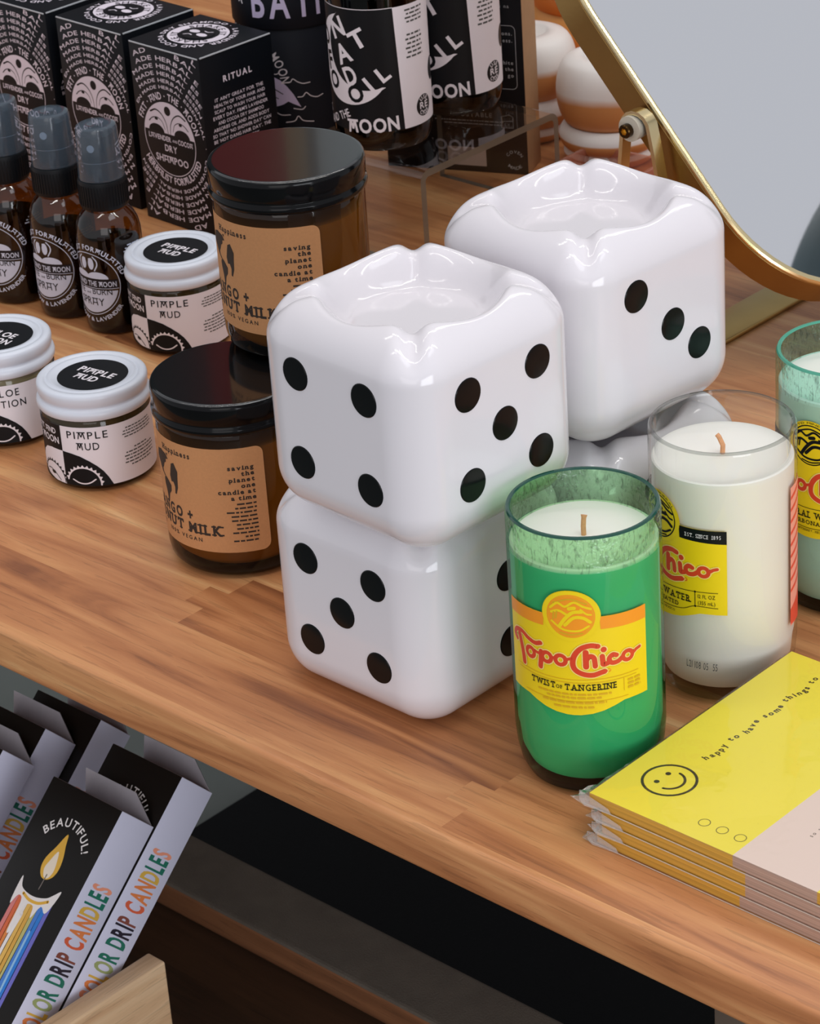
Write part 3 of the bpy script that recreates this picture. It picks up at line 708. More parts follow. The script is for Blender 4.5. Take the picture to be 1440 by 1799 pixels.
# ================================================================== SMALL WHITE-LIDDED JARS
LIDW = mat('white_lid_enamel', (212, 217, 228), 0.3, noise=0.02)
JG = glass('jar_clear_glass', (0.62, 0.58, 0.46), 0.04)
def white_jar(p, mud, l1, l2, lab, prot, turn=0.0):
    prot -= turn
    r = thing('cosmetic_jar', (p[0], p[1], 0), facing(p)+turn, lab, 'jar', 'white-lidded cosmetic jars')
    R = 0.0272; mb = MB()
    mb.lathe([(0, 0.002), (0.019, 0.0016), (0.0215, 0.0), (0.0252, 0.0012), (0.0268, 0.0045), (R, 0.007), (R, 0.0372), (0.0262, 0.0392), (0.0250, 0.0400), (0.0246, 0.043)], JG, 72)
    mb.build('glass', r)
    mb = MB(); mb.lathe([(0, 0.0036), (0.021, 0.0036), (0.0248, 0.0062), (R-0.0010, 0.009), (R-0.0010, 0.036), (0.0252, 0.0378), (0, 0.0378)], mud, 64); mb.build('contents', r)
    mb = MB()
    mb.lathe([(0.0255, 0.0392), (0.0276, 0.0390), (0.0282, 0.0400), (0.0284, 0.0418), (0.0281, 0.0432), (0.0272, 0.0440), (0.0266, 0.0447), (0.0266, 0.0456), (0.0272, 0.0465), (0.0275, 0.0500), (0.0272, 0.0514), (0.0264, 0.0522), (0.0250, 0.0525), (0.0236, 0.0524), (0.0230, 0.0517), (0.0224, 0.0517), (0.0218, 0.0523), (0.0199, 0.0523), (0.0193, 0.0518), (0, 0.0518)], LIDW, 96)
    # fine knurl pressed round the top
    for i in range(120):
        q = 2*pi*i/120; mb.box((-0.00022, -0.00050, 0), (0.00022, 0.00050, 0.00018), LIDW, M=Matrix.Translation((0.0211*cos(q), 0.0211*sin(q), 0.0522)) @ Matrix.Rotation(q, 4, 'Z'))
    lid = mb.build('lid', r, ang=50)
    mb = MB(); a = Art(mb, planemap((0.0006, -0.0012, 0.0518), (cos(prot), sin(prot), 0), (-sin(prot), cos(prot), 0)), base=0.1)
    a.ell(0, 0, 17.6, 17.6, BLACK, 0, 56); a.text(l1, 0.3, 0.6, 5.0, WHITE, 1, bold=0.03, style='nou', width=22 if len(l1) > 4 else 17, rot=0)
    a.text(l2, -0.6, -6.6, 5.0, WHITE, 1, bold=0.03, style='nou', width=13.5 if len(l2) < 4 else 23)
    mb.build('lid_sticker', r, smooth=False)
    mb = MB(); a = Art(mb, cylmap(R), cut=2.6); D = -20.3
    a.rect(-76, 3.7, 58, 35.6, WHITE, 0)
    a.rect(-76, 3.7, D, 35.6, BLACK, 1)
    hill = [(0, 21.8), (5, 21.2), (9.6, 19.9), (14, 17.4), (17.6, 14.6), (20.4, 11.6), (22.5, 8.2), (24.6, 3.7)]
    a.poly([(D, 3.7)]+[(D+x, z) for x, z in hill[::-1]], BLACK, 2)
    a.poly([(D, 3.7), (D, 21.8), (D-8, 21.8), (D-13, 20.6), (D-17, 17.5), (D-19.5, 13.5), (D-19.5, 9), (D-14, 5.6), (D-7, 4.0)], WHITE, 2)
    for cu, col, al in ((-10.2, WHITE, 0), (D-9.0, BLACK, 1)):
        arc = [(cu+8.6*cos(radians(q)), 4.8+8.9*sin(radians(q))) for q in range(-4, 170, 9)]
        a.stroke(arc, 0.75 if not al else 0.5, col, 3)
        for q in range(6, 165, 14):
            x, z = cu+8.9*cos(radians(q)), 4.8+9.2*sin(radians(q)); n1 = radians(q)
            a.poly([(x-0.9*sin(n1), z+0.9*cos(n1)), (x+0.9*sin(n1), z-0.9*cos(n1)), (x+1.2*cos(n1), z+1.2*sin(n1))], col, 3)
        if not al: a.stroke([(cu-5.6, 7.0), (cu-2.6, 5.4), (cu+0.4, 5.0), (cu+3.2, 5.6), (cu+6.0, 7.4)], 0.7, col, 3)
        else:
            a.stroke([(cu-5.4, 8.4), (cu-2, 9.0), (cu+2, 7.6), (cu+5.4, 4.8)], 0.5, col, 3); a.ell(cu+0.2, 7.8, 1.8, 1.0, col, 3, 16)
    a.text(l1, -6.2, 29.5, 3.8, BLACK, 3, bold=0.006, style='nou', width=20.6 if len(l1) > 4 else 14.5, sp=0.3)
    a.text(l2, -6.2, 23.5, 3.8, BLACK, 3, bold=0.006, style='nou', width=11.2 if len(l2) < 4 else 20.5, sp=0.3)
    a.text('FAT AND', -23.4, 30.2, 2.9, WHITE, 3, 'R', bold=0.02, style='nou', width=17); a.text('THE MOON', -21.9, 25.2, 3.5, WHITE, 3, 'R', bold=0.02, style='nou', width=24)
    gr = mat('print_grey', (70, 72, 70), 0.6)
    for k in range(4): a.dashes(22, 31.6-1.55*k, (17, 20, 21, 19)[k], 0.62, gr, 1, 'C', k+3)
    for k in range(6): a.dashes(22, 20-1.75*k, (9, 19, 21, 20, 21, 14)[k], 0.68, gr, 1, 'C', k+13)
    mb.build('label', r, smooth=False)
    return r
MUD = mat('grey_clay_mud', (96, 84, 60), 0.7, noise=0.2); LOTION = mat('pale_lotion', (196, 192, 180), 0.6, noise=0.05)
def protf(p): return YAW-facing(p)+radians(8)
p = (-0.15175, 1.26284); white_jar(p, MUD, 'PIMPLE', 'MUD', 'white-lidded jar of pimple mud at the front, beside the lower amber jar', protf(p))
p = (-0.1171, 1.4165); white_jar(p, MUD, 'PIMPLE', 'MUD', 'white-lidded jar of pimple mud at the back, half behind the upper amber jar', protf(p))
p = (-0.2037, 1.3178); white_jar(p, LOTION, 'ALOE', 'LOTION', 'white-lidded jar of aloe lotion at the left edge, cut off by the frame', protf(p), 0.22)

# ================================================================== SPRAY BOTTLES
BRN = glass('amber_bottle_glass', (0.42, 0.29, 0.13), 0.03, boost=1.6)
CAPM = glass('frosted_cap', (0.80, 0.87, 0.93), 0.12, haze=0.11, haze_rgb=(176, 200, 224), ior=1.5, boost=1.2)
PUMP = mat('black_pump_plastic', (16, 19, 23), 0.45)
def spray():
    p = (-0.1541, 1.4418)
    r = thing('spray_bottle', (p[0], p[1], 0), facing(p), 'amber spray bottle on the right of the three', 'spray bottle', 'amber spray bottles in a row')
    R = 0.0181; mb = MB()
    mb.lathe([(0, 0.002), (0.012, 0.0018), (0.0145, 0.0), (0.0168, 0.001), (0.0178, 0.0035), (R, 0.0065), (R, 0.0530), (0.0179, 0.0575), (0.0170, 0.0620), (0.0154, 0.0656), (0.0132, 0.0684), (0.0118, 0.0700), (0.0115, 0.0730)], BRN, 64); mb.build('glass', r)
    mb = MB(); w = R-0.0016; mb.lathe([(0, 0.004), (0.0140, 0.0042), (w-0.0005, 0.008), (w, 0.012), (w, 0.050), (0, 0.050)], glass('dark_spray_liquid', (0.22, 0.12, 0.05), 0.1, haze=0.3, haze_rgb=(40, 24, 12)), 48); mb.build('liquid', r)
    mb = MB(); mb.lathe([(0.0108, 0.0718), (0.0130, 0.0715), (0.0134, 0.0722), (0.0134, 0.0862), (0.0130, 0.0874), (0.0094, 0.0876), (0.0092, 0.0890), (0.0090, 0.1105), (0.0086, 0.1122), (0.0060, 0.1126), (0, 0.1126)], PUMP, 56)
    for i in range(48):
        q = 2*pi*i/48; mb.box((-0.0002, -0.0003, 0.0735), (0.0003, 0.0003, 0.0852), PUMP, M=Matrix.Rotation(q, 4, 'Z') @ Matrix.Translation((0.0134, 0, 0)))
    pm = mb.build('pump', r)
    mb = MB(); q = radians(-28); mb.lathe([(0.0021, -0.0008), (0.0021, 0.0004), (0, 0.0004)], mat('nozzle_insert', (140, 152, 168), 0.4), 18); nz = mb.build('nozzle', pm)
    nz.location = (0.0090*sin(q), -0.0090*cos(q), 0.1060); nz.rotation_euler = (pi/2, 0, q)
    mb = MB(); mb.lathe([(0.0126, 0.0878), (0.0127, 0.0890), (0.0113, 0.1150), (0.0108, 0.1166), (0.0098, 0.1172), (0.0040, 0.1171), (0.0030, 0.1166), (0, 0.1166)], CAPM, 56)
    mb.lathe([(0.0120, 0.0986), (0.01225, 0.0984), (0.01235, 0.0989)], CAPM, 56); mb.build('cap', r)
    mb = MB(); a = Art(mb, cylmap(R), cut=1.8); W2 = mat('print_pale_blue', (206, 212, 232), 0.5); cu, cv, rr = -15.2, 30.6, 18.4
    a.ell(cu, cv, rr, rr, W2, 0, 72, hole=0.42)
    half = [(cu+17.0*cos(radians(q)), cv+17.0*sin(radians(q))) for q in range(188, 353, 5)]
    a.poly(half, W2, 0)
    DKB = mat('print_dark_brown', (34, 30, 34), 0.5)
    a.rect(cu-17.2, 28.5, cu+17.2, 33.6, DKB, 1); a.rect(cu-17.4, 28.3, cu+17.4, 28.6, W2, 2)
    a.text('FAT AND THE MOON', cu, 29.6, 2.9, W2, 2, width=32.5, bold=0.02, style='nou')
    a.ell(cu+5.6, 34.0, 6.6, 4.0, W2, 0, 26, 0, pi); a.ell(cu-5.6, 34.0, 6.6, 4.0, W2, 0, 26, 0, pi)
    for sg in (-1, 1):
        a.ell(cu+sg*0.0-2.6*sg, 42.6, 1.9, 3.4, W2, 0, 24)
        a.stroke([(cu+sg*4.2, 46.8), (cu+sg*6.2, 44.6), (cu+sg*6.4, 42.0), (cu+sg*4.6, 38.8)], 0.7, W2, 0)
        a.stroke([(cu+sg*1.6, 45.2), (cu+sg*3.6, 43.0), (cu+sg*1.8, 40.6)], 1.2, W2, 0)
    a.text('BITE', cu-9.2, 24.6, 3.4, DKB, 2, width=9.4, bold=0.004); a.text('and', cu-1.2, 24.8, 1.4, DKB, 2); a.text('BURN', cu+7.6, 24.8, 3.4, DKB, 2, width=11.6, bold=0.004)
    a.text('SPRAY', cu, 18.2, 4.3, DKB, 2, width=17, bold=0.004, style='nou')
    a.arc('HERBALIST FORMULATED', cu, cv, 20.0, 90, 2.7, W2, 1, bold=0.03, style='nou', span=150)
    a.arc('YARROW & LAVENDER', cu, cv, 22.4, -90, 2.2, W2, 1, inside=True, bold=0.03, span=112)
    for k in range(3): a.dashes(14, 51.6-1.6*k, (9, 12, 14)[k], 0.75, W2, 1, 'C', k)
    mb.build('printed_label', r, smooth=False)
    return r
sp = spray()
p = tn(-0.5131, 0.2625); dup(sp, p, facing(p), 'amber spray bottle in the middle of the three')
p = tn(-0.5535, 0.2590); dup(sp, p, facing(p), 'amber spray bottle on the left of the three, cut by the frame edge')

# ================================================================== DRY SHAMPOO CARTONS
def shampoo(prev=None):
    w, d, h = 0.0625, 0.0570, 0.1118
    r = thing('shampoo_carton', tn(-0.580, 0.3815), YAW-0.035, 'black dry shampoo carton on the right of its row, with its RITUAL side showing', 'carton', 'black dry shampoo cartons')
    mb = MB(); mb.box((0, 0, 0.0002), (w, d, h-0.0006), SATIN, bev=0.0005)
    INS = lambda u, v: 0.6 < u < 61.9 and 0.8 < v < 110.6
    a = Art(mb, planemap((0, 0, 0), (1, 0, 0), (0, 0, 1)), base=0.06, step=0.03, clip=INS)
    cu, cv, R = 29.4, 55.6, 22.9; LV = mat('print_lilac_white', (222, 212, 224), 0.55)
    a.ell(cu, cv, R, R, LV, 0, 72, hole=0.5)
    ch = 3.2; q0 = math.asin(ch/R); a.face([(cu+R*cos(q0+(pi-2*q0)*k/40), cv+R*sin(q0+(pi-2*q0)*k/40)) for k in range(41)], LV, 1)
    a.ell(cu, 73.2, 2.8, 2.9, SATIN, 2, 28)
    for sg in (-1, 1):
        ex = cu+sg*11.4
        a.face([(ex+6.9*cos(pi*k/24), cv+ch+4.6*sin(pi*k/24)) for k in range(25)], SATIN, 2)
        a.stroke([(ex-sg*10.4, cv+ch), (ex-sg*9.4, 65.0), (ex-sg*6.2, 70.0), (ex-sg*1.0, 72.4), (ex+sg*4.2, 70.4)], 0.35, SATIN, 2, w1=1.1)
        a.stroke([(ex-sg*7.8, 61.0), (ex-sg*5.8, 65.6), (ex-sg*1.4, 67.6), (ex+sg*3.0, 66.6), (ex+sg*6.0, 64.2)], 0.35, SATIN, 2, w1=0.7)
        a.ell(ex-sg*0.6, 66.6, 1.5, 0.9, SATIN, 2, 16)
    a.text('LAVENDER', cu-9.2, 53.9, 3.0, LV, 1, width=20, bold=0.025, style='nou'); a.text('AND', cu+4.2, 54.4, 1.5, LV, 1, width=4.4, bold=0.02); a.text('COCOA', cu+13.6, 53.9, 3.0, LV, 1, width=13, bold=0.025, style='nou')
    a.text('DRY', cu, 47.6, 4.0, LV, 1, bold=0.02, width=11); a.text('SHAMPOO', cu, 40.4, 4.2, LV, 1, bold=0.02, style='nou', width=29)
    a.arc('FAT · AND · THE · MOON', cu, cv, 24.6, 88, 4.2, LV, 1, bold=0.02, style='nou', span=142)
    a.arc('HERBALIST FORMULATED', cu, cv, 28.2, -84, 4.2, LV, 1, inside=True, bold=0.02, style='nou', span=128)
    for k, rr in enumerate((31.2, 35.2, 39.4, 43.8, 48.4, 53.2, 58.2)):
        hh = 2.0+0.18*k; n = 2
        for q in range(n):
            a.arc('COVEN MADE HERBAL ESSENTIALS ·', cu, cv, rr, 85-180*q-0.8*k, hh, LV, 1, bold=0.010, span=168)
    # right side: the ritual text
    b = Art(mb, planemap((w, 0, 0), (0, 1, 0), (0, 0, 1)), base=0.06, step=0.03)
    b.text('RITUAL', 28.4, 93.0, 3.6, LV, 1, bold=0.03, width=22.5, sp=0.3)
    lines = ("IT AIN'T GREAT FOR THE", 'HEALTH OF YOUR HAIR AND', 'SCALP TO WASH YOUR HAIR', "EVERY DAY. F&M'S LAVENDER", 'AND COCOA DRY SHAMPOO', 'ABSORBS OIL AND ADDS BODY', "SO THAT 'NO SHOWER DAY' CAN", "BE 'HOT DANG HAIR DAY'. THE", 'HERBS WILL WORK')
    for k, s in enumerate(lines): b.text(s, 28.4, 82.6-3.55*k, 2.0, LV, 1, bold=0.012, width=(38, 40, 40, 43, 36, 44, 46, 45, 26)[k])
    mb.build('carton', r, smooth=False)
    # tuck-in top with its printed seal, bowed a little
    mb = MB(); n = 10; vs = []; fs = []
    for i in range(n+1):
        for j in range(n+1):
            u, v = i/n, j/n; vs.append((u*w, v*d, h+0.0012*sin(pi*v)*sin(pi*u)-0.0003))
    for i in range(n):
        for j in range(n): fs.append((i*(n+1)+j, (i+1)*(n+1)+j, (i+1)*(n+1)+j+1, i*(n+1)+j+1))
    mb.add(vs, fs, SATIN)
    EDG = mat('card_white_edge', (190, 194, 200), 0.6)
    mb.box((0.001, -0.0004, h-0.0010), (w-0.001, 0.0002, h-0.0003), EDG); mb.box((w-0.0003, 0.001, h-0.0006), (w+0.0003, d-0.001, h+0.0001), EDG)
    def mp(u, v, off):
        U, V = u/1000/w, v/1000/d; return (u/1000, v/1000, h+0.0012*sin(pi*max(0, min(1, V)))*sin(pi*max(0, min(1, U)))-0.0003+off+0.0002)
    c = Art(mb, mp, base=0.05, step=0.03); ku, kv = 29.5, 29.5
    c.ell(ku, kv, 19.2, 18.0, LV, 0, 56); c.ell(ku, kv, 10.8, 9.6, SATIN, 1, 40)
    c.arc('SHAKE IT', ku, kv, 12.6, 90, 4.2, SATIN, 1, bold=0.0, span=140); c.arc('SHAKE IT', ku, kv, 12.6, 270, 4.2, SATIN, 1, span=140)
    c.arc('LAVENDER AND COCOA DRY SHAMPOO ·', ku, kv, 20.6, 250, 3.2, LV, 1, bold=0.02, span=345, inside=False)
    c.ell(ku-4.6, kv+1.4, 4.0, 2.4, LV, 2, 20); c.ell(ku+4.6, kv-1.4, 4.0, 2.4, LV, 2, 20)
    c.stroke([(ku+1, kv+4.5), (ku+4, kv+4), (ku+6.4, kv+6)], 0.8, LV, 2); c.stroke([(ku-1, kv-4.5), (ku-4, kv-4), (ku-6.4, kv-6)], 0.8, LV, 2)
    mb.build('top_flap', r, ang=60)
    return r
sh = shampoo()
dup(sh, tn(-0.6532, 0.3884), YAW-0.035, 'black dry shampoo carton in the middle of its row, behind the spray bottles')
dup(sh, tn(-0.7246, 0.3899), YAW-0.035, 'black dry shampoo carton at the left end of its row, cut off by the frame')

# ================================================================== BATH SALT TUBE
LIL = mat('print_lilac', (206, 194, 226), 0.55)
p = tn(-0.5653, 0.500)
r = thing('bath_salt_tube', p, facing(p), 'tall black paper tube with lilac lettering and waves, behind the shampoo cartons', 'tube')
R = 0.0345; TUBE = mat('navy_black_paper', (22, 25, 33), 0.6, noise=0.12)
mb = MB(); mb.lathe([(0, 0.0), (R-0.0012, 0.0), (R-0.0008, 0.001), (R-0.0008, 0.1), (R-0.0015, 0.101), (0, 0.101)], TUBE, 80)
a = Art(mb, cylmap(R-0.0008), cut=3.4)
a.arc('FAT AND THE MOON', -38, 62, 29.5, 62, 5.6, WHITE, 0, bold=0.008, span=118)
a.poly([(-30, 70), (-22, 72), (-13.6, 68.0), (-9, 65.8), (-5, 61.6), (-1.6, 56.8), (2.6, 48.2), (-2.4, 50.8), (-5, 52.2), (-8, 50.4), (-11.6, 49.2), (-13.6, 49.0), (-30, 52)], LIL, 0)
a.stroke([(-20, 61.5), (-14, 60.4), (-8, 57)], 0.6, TUBE, 1); a.stroke([(-20, 56), (-14, 55.2), (-11, 54)], 0.5, TUBE, 1)
for L in ([(-14, 70), (-11.4, 69.6), (-9.2, 70.6)], [(-6.4, 64.2), (-3, 64.4), (-1.2, 66.4), (1.6, 64.4), (5, 63), (9.2, 63.2)], [(1.0, 54.7), (4, 54.8), (6.3, 57), (9, 54.6), (13, 53.2), (17, 54.2)], [(-2, 47.6), (3, 46.6), (5.2, 48.2)],
          [(-13.6, 45.6), (-10, 43.6), (-4.5, 43.6)], [(-7.3, 38.8), (-2, 39.6), (0.4, 42.5), (3.2, 39.4), (9.6, 38)]): a.stroke(L, 0.55, WHITE, 1)
mb.build('tube_body', r, ang=50)
mb = MB(); mb.lathe([(R, 0.0978), (R+0.0004, 0.0984), (R+0.0004, 0.140), (R-0.0006, 0.141), (0, 0.141)], TUBE, 80)
a = Art(mb, cylmap(R+0.0004), cut=3.4); a.text('BATH', 2.0, 105.6, 19.5, LIL, 0, bold=0.022, width=52, sp=0.24); a.text('MOON', 2, 129, 8, LIL, 0, width=40)
a.stroke([(-35, 113.5), (-33.6, 116), (-32, 112.6)], 1.0, WHITE, 0)
mb.build('tube_lid', r, ang=50)

# ================================================================== ACRYLIC RISER
ACR = glass('clear_acrylic', (0.93, 0.92, 0.91), 0.03, boost=1.3); ACE = glass('acrylic_cut_edge', (0.45, 0.40, 0.36), 0.15, haze=0.7, haze_rgb=(128, 118, 104), boost=1.0)
r = thing('acrylic_riser', tn(-0.475, 0.4144, 0), YAW, 'clear acrylic display riser with bent legs, under the oil bottles', 'display riser')
rw, rd, rh, th, br = 0.094, 0.1201, 0.060, 0.0042, 0.007
def prof(o):
    P = [(o, 0)]
    rr = br-o
    P += [(br-rr*cos(radians(q)), rh-br+rr*sin(radians(q))) for q in range(0, 91, 15)]
    P += [(rd-br+rr*sin(radians(q)), rh-br+rr*cos(radians(q))) for q in range(0, 91, 15)]
    P += [(rd-o, 0)]
    return P
po, pi_ = prof(0), prof(th); k = len(po); mb = MB()
for P, flip in ((po, 0), (pi_, 1)):
    vs = [(0, y, z) for y, z in P]+[(rw, y, z) for y, z in P]
    fs = [(i, i+k, i+k+1, i+1) for i in range(k-1)]
    mb.add(vs, [f[::-1] for f in fs] if not flip else fs, ACR)
riser_shell = mb.build('sheet', r, ang=40)
mb = MB()
for x in (0, rw):
    vs = [(x, y, z) for y, z in po]+[(x, y, z) for y, z in pi_]
    mb.add(vs, [(i, i+1, i+1+k, i+k) if x else (i+k, i+1+k, i+1, i) for i in range(k-1)], ACE)
for q in ((0, th), (rd-th, rd)): mb.add([(0, q[0], 0.0001), (rw, q[0], 0.0001), (rw, q[1], 0.0001), (0, q[1], 0.0001)], [(0, 3, 2, 1)], ACE)
mb.build('cut_edges', r, smooth=False)

# ================================================================== BODY OIL BOTTLES
OILG = glass('black_bottle_glass', (0.05, 0.04, 0.035), 0.04, boost=1.3)
def oil():
    p = (0.0008, 1.5452)
    r = thing('oil_bottle', (p[0], p[1], 0.060), facing(p), 'dark body oil bottle at the front of the acrylic riser', 'bottle', 'dark body oil bottles')
    R = 0.0286; mb = MB()
    mb.lathe([(0, 0.002), (0.019, 0.0016), (0.0225, 0.0), (0.0260, 0.0012), (0.0278, 0.005), (0.0285, 0.010), (R, 0.014), (R, 0.090), (0.0282, 0.096), (0.0265, 0.103), (0.0225, 0.111), (0.0165, 0.117), (0.0125, 0.120), (0.0122, 0.126)], OILG, 72); mb.build('glass', r)
    mb = MB(); mb.lathe([(0, 0.004), (0.023, 0.0045), (R-0.002, 0.012), (R-0.002, 0.082), (0, 0.082)], mat('dark_oil', (26, 18, 12), 0.3), 48); mb.build('oil', r)
    mb = MB(); mb.lathe([(0.0140, 0.120), (0.0145, 0.121), (0.0145, 0.138), (0.0138, 0.140), (0, 0.140)], PUMP, 48); mb.build('cap', r)
    mb = MB(); a = Art(mb, cylmap(R), cut=2.8); dz = -60
    a.poly([(-74, 13.6), (12.3, 13.6), (9.0, 85.6), (-74, 85.6)], BLACK, 0); a.poly([(12.3, 13.6), (66, 13.6), (66, 85.6), (9.0, 85.6)], WHITE, 0)
    a.rect(-74, 85.4, 9, 85.8, WHITE, 1)
    o = [(-20+26.6*cos(radians(q)), 55.7+26.6*sin(radians(q))) for q in range(104, 322, 6)]
    i_ = [(-9+25.2*cos(radians(q)), 63.4+25.2*sin(radians(q))) for q in range(292, 128, -6)]
    a.poly(o+[(2.6, 39.8)]+i_+[(-27.0, 81.2)], WHITE, 1)
    def L(c, x, y, h, rot, m, w=None, bold=0.03): a.text(c, x+sin(rot)*h/2, y-cos(rot)*h/2, h, m, 2, 'C', width=w, bold=bold, rot=rot)
    rt = radians(24)
    L('M', -53, 64, 10, rt, BLACK, 10); L('O', -40.6, 65.6, 10, rt, BLACK, 9.5); L('N', -26.0, 73.6, 10.6, rt, WHITE, 10.5)
    L('F', -36.6, 52.0, 10.4, radians(12), BLACK, 6.5); L('A', -22.4, 59.0, 10.6, rt, WHITE, 11); L('T', -12.0, 68.4, 10, radians(29), WHITE, 10.5)
    L('B', -44.5, 36, 10, rt, BLACK, 7); L('O', -32.6, 41.4, 9.6, rt, BLACK, 9.6); L('D', -18.4, 46.4, 10.4, rt, WHITE, 8)
    L('O', -15.6, 35.9, 9.4, rt, BLACK, 10); L('I', -7.2, 41.7, 9.0, radians(38), WHITE, 2.2); L('L', 1.3, 47.9, 8.6, radians(34), WHITE, 6.2)
    L('FAT', -46, 20, 4, 0.5, WHITE); a.text('AND THE', -30.0, 17.6, 4.6, WHITE, 2, 'C', width=22, bold=0.012, rot=radians(24)); a.text('MOON', -6.4, 13.4, 7.8, WHITE, 2, 'C', width=31, bold=0.03, rot=0.06, style='nou')
    gr = mat('print_grey', (70, 72, 70), 0.6)
    for k in range(4): a.dashes(23.5, 82-2.3*k, 14-2*(k % 2), 1.0, gr, 1, 'C', k)
    for k in range(6): a.dashes(22.5, 67.6-2.6*k, 13-2*((k+1) % 2), 1.1, gr, 1, 'C', k+7)
    a.ell(27.4, 24, 6.4, 6.4, BLACK, 1, 36); a.text('RE', 27.4, 22.3, 3.8, WHITE, 2, bold=0.02, width=7.4); a.arc('USE', 27.4, 24, 3.5, 90, 2.3, WHITE, 2, span=95, bold=0.02); a.arc('CYCLE', 27.4, 24, 5.7, -90, 2.3, WHITE, 2, inside=True, span=95, bold=0.02)
    a.ell(40, 42, 5, 7, BLACK, 1, 30)
    mb.build('label', r, smooth=False)
    return r
ob = oil(); p = (0.0444, 1.5951, 0.060); dup(ob, p, facing(p), 'dark body oil bottle behind the front one, at the back of the acrylic riser')

# ================================================================== BLACK BOXED KIT
KW, KD, KH = 0.092, 0.026, 0.19
r = thing('boxed_kit', tn(-0.4298, 0.5617, 0), YAW+radians(23.2), 'tall black-fronted box with tan card sides and white print, behind the riser', 'box')
TAN = mat('tan_card', (172, 134, 96), 0.7, noise=0.1, nscale=120)
mb = MB(); mb.box((-KW, 0, 0), (0, KD, KH), SATIN, bev=0.0006, faces=lambda n: None if n.y < -0.7 else TAN)
a = Art(mb, planemap((0, 0, 0), (1, 0, 0), (0, 0, 1)), base=0.05, step=0.03); DIM = mat('print_dim_white', (176, 178, 180), 0.6)
def rrect(x0, y0, x1, y1, c, w):
    P = []
    for cx_, cy_, s in ((x1-c, y0+c, -90), (x1-c, y1-c, 0), (x0+c, y1-c, 90), (x0+c, y0+c, 180)): P += [(cx_+c*cos(radians(s+k*22.5)), cy_+c*sin(radians(s+k*22.5))) for k in range(5)]
    a.stroke(P, w, DIM, 0, smooth=False, closed=True)
rrect(-60, 55, -4.8, 95, 3, 0.35)
for k, (s, z) in enumerate((('potions.', 89), ('rituals, ess.', 84.6), ('white', 70.6), ('the', 66.6), ('go', 62.6))): a.text(s, -6.8, z, 2.2, DIM, 0, 'R', bold=0.015, sp=0.3)
a.text('goods na', -8, 106, 2.2, DIM, 0, 'R', sp=0.3)
a.text('COMPOSTABLE', -22, 36, 2.8, DIM, 0, 'R', bold=0.01, sp=0.3); a.dashes(-15, 33, 44, 0.7, DIM, 0, 'R', 4); a.dashes(-15, 31, 38, 0.7, DIM, 0, 'R', 5)
a.stroke([(-16, 30), (-16, 37), (-11, 38.4), (-8.6, 37), (-8.6, 30), (-16, 30)], 0.5, DIM, 0, smooth=False); a.stroke([(-15.8, 34), (-8.8, 34.4)], 0.5, DIM, 0); a.text('EX', -12.3, 31, 2, DIM, 0)
a.arc('COVEN', -8.6, 9.4, 4.4, 90, 1.9, DIM, 0, span=130, bold=0.01); a.arc('MADE', -8.6, 9.4, 6.3, -90, 1.9, DIM, 0, inside=True, span=95, bold=0.01)
a.rect(-52, 4, -27, 16, mat('print_pinkish', (196, 176, 164), 0.6), 0)
mb.build('carton', r, smooth=False)
mb = MB(); mb.box((-KW-0.0006, -0.0008, KH-0.026), (0.0012, KD+0.0008, KH+0.0014), TAN, bev=0.0005, faces=lambda n: SATIN if n.y < -0.7 else None); mb.build('lid', r, smooth=False)

# ================================================================== MIRROR
TAU = radians(42.5); PIV = (-0.198, 0.3807, 0.135); HW, HH, CR = 0.095, 0.126, 0.068
r = thing('vanity_mirror', tn(-0.1935, 0.3807+0.0085+HW, 0), YAW, 'tilted tabletop mirror in a brushed gold frame, behind the rear dice', 'mirror')
o0 = Vector((PIV[0]+0.1935, 0, PIV[2])); nM = Vector((cos(TAU), 0, sin(TAU))); uM = Vector((-sin(TAU), 0, cos(TAU))); sM = Vector((0, 1, 0))
def outline(ins, off, nn=14):
    w, h, c = HW-ins, HH-ins, CR-ins; L = []
    for cx_, cy_, s in ((w-c, -h+c, -90), (w-c, h-c, 0), (-w+c, h-c, 90), (-w+c, -h+c, 180)):
        L += [o0 + sM*(cx_+c*cos(radians(s+90*k/nn))) + uM*(cy_+c*sin(radians(s+90*k/nn))) + nM*off for k in range(nn+1)]
    return L
sec = [(0.0030, -0.0092), (0.0003, -0.0092), (0, -0.0088), (0, 0.0066), (0.0003, 0.0070), (0.0003, 0.0074), (-0.0002, 0.0078), (-0.0002, 0.0088), (0.0006, 0.0097), (0.0018, 0.0101), (0.0030, 0.0098), (0.0038, 0.0088), (0.0040, 0.0074)]
mb = MB(); loops = [outline(i, f) for i, f in sec]; m = len(loops[0])
for q in range(len(sec)-1):
    mb.add(loops[q]+loops[q+1], [(i+m, (i+1) % m+m, (i+1) % m, i) for i in range(m)], GOLD if q < 5 else GOLDL)
mb.add(outline(0.003, -0.0091), [tuple(range(m))[::-1]], GOLD)
mb.build('frame', r, ang=50)
mb = MB(); mb.add(outline(0.0036, 0.0075), [tuple(range(m))], mat('mirror_silver', (236, 238, 242), 0.02, metal=1.0)); mb.build('mirror_glass', r, smooth=False)
BASE = mat('base_brass', (176, 148, 92), 0.35, metal=1.0, noise=0.1, bump=0.04)
mb = MB(); mb.box((-0.0125, -HW-0.012, 0), (0.0125, HW+0.012, 0.0030), BASE, bev=0.001); mb.build('base_bar', r)
def to_local(t, n, z): return Vector((t+0.1935, n-(0.3807+0.0085+HW), z))
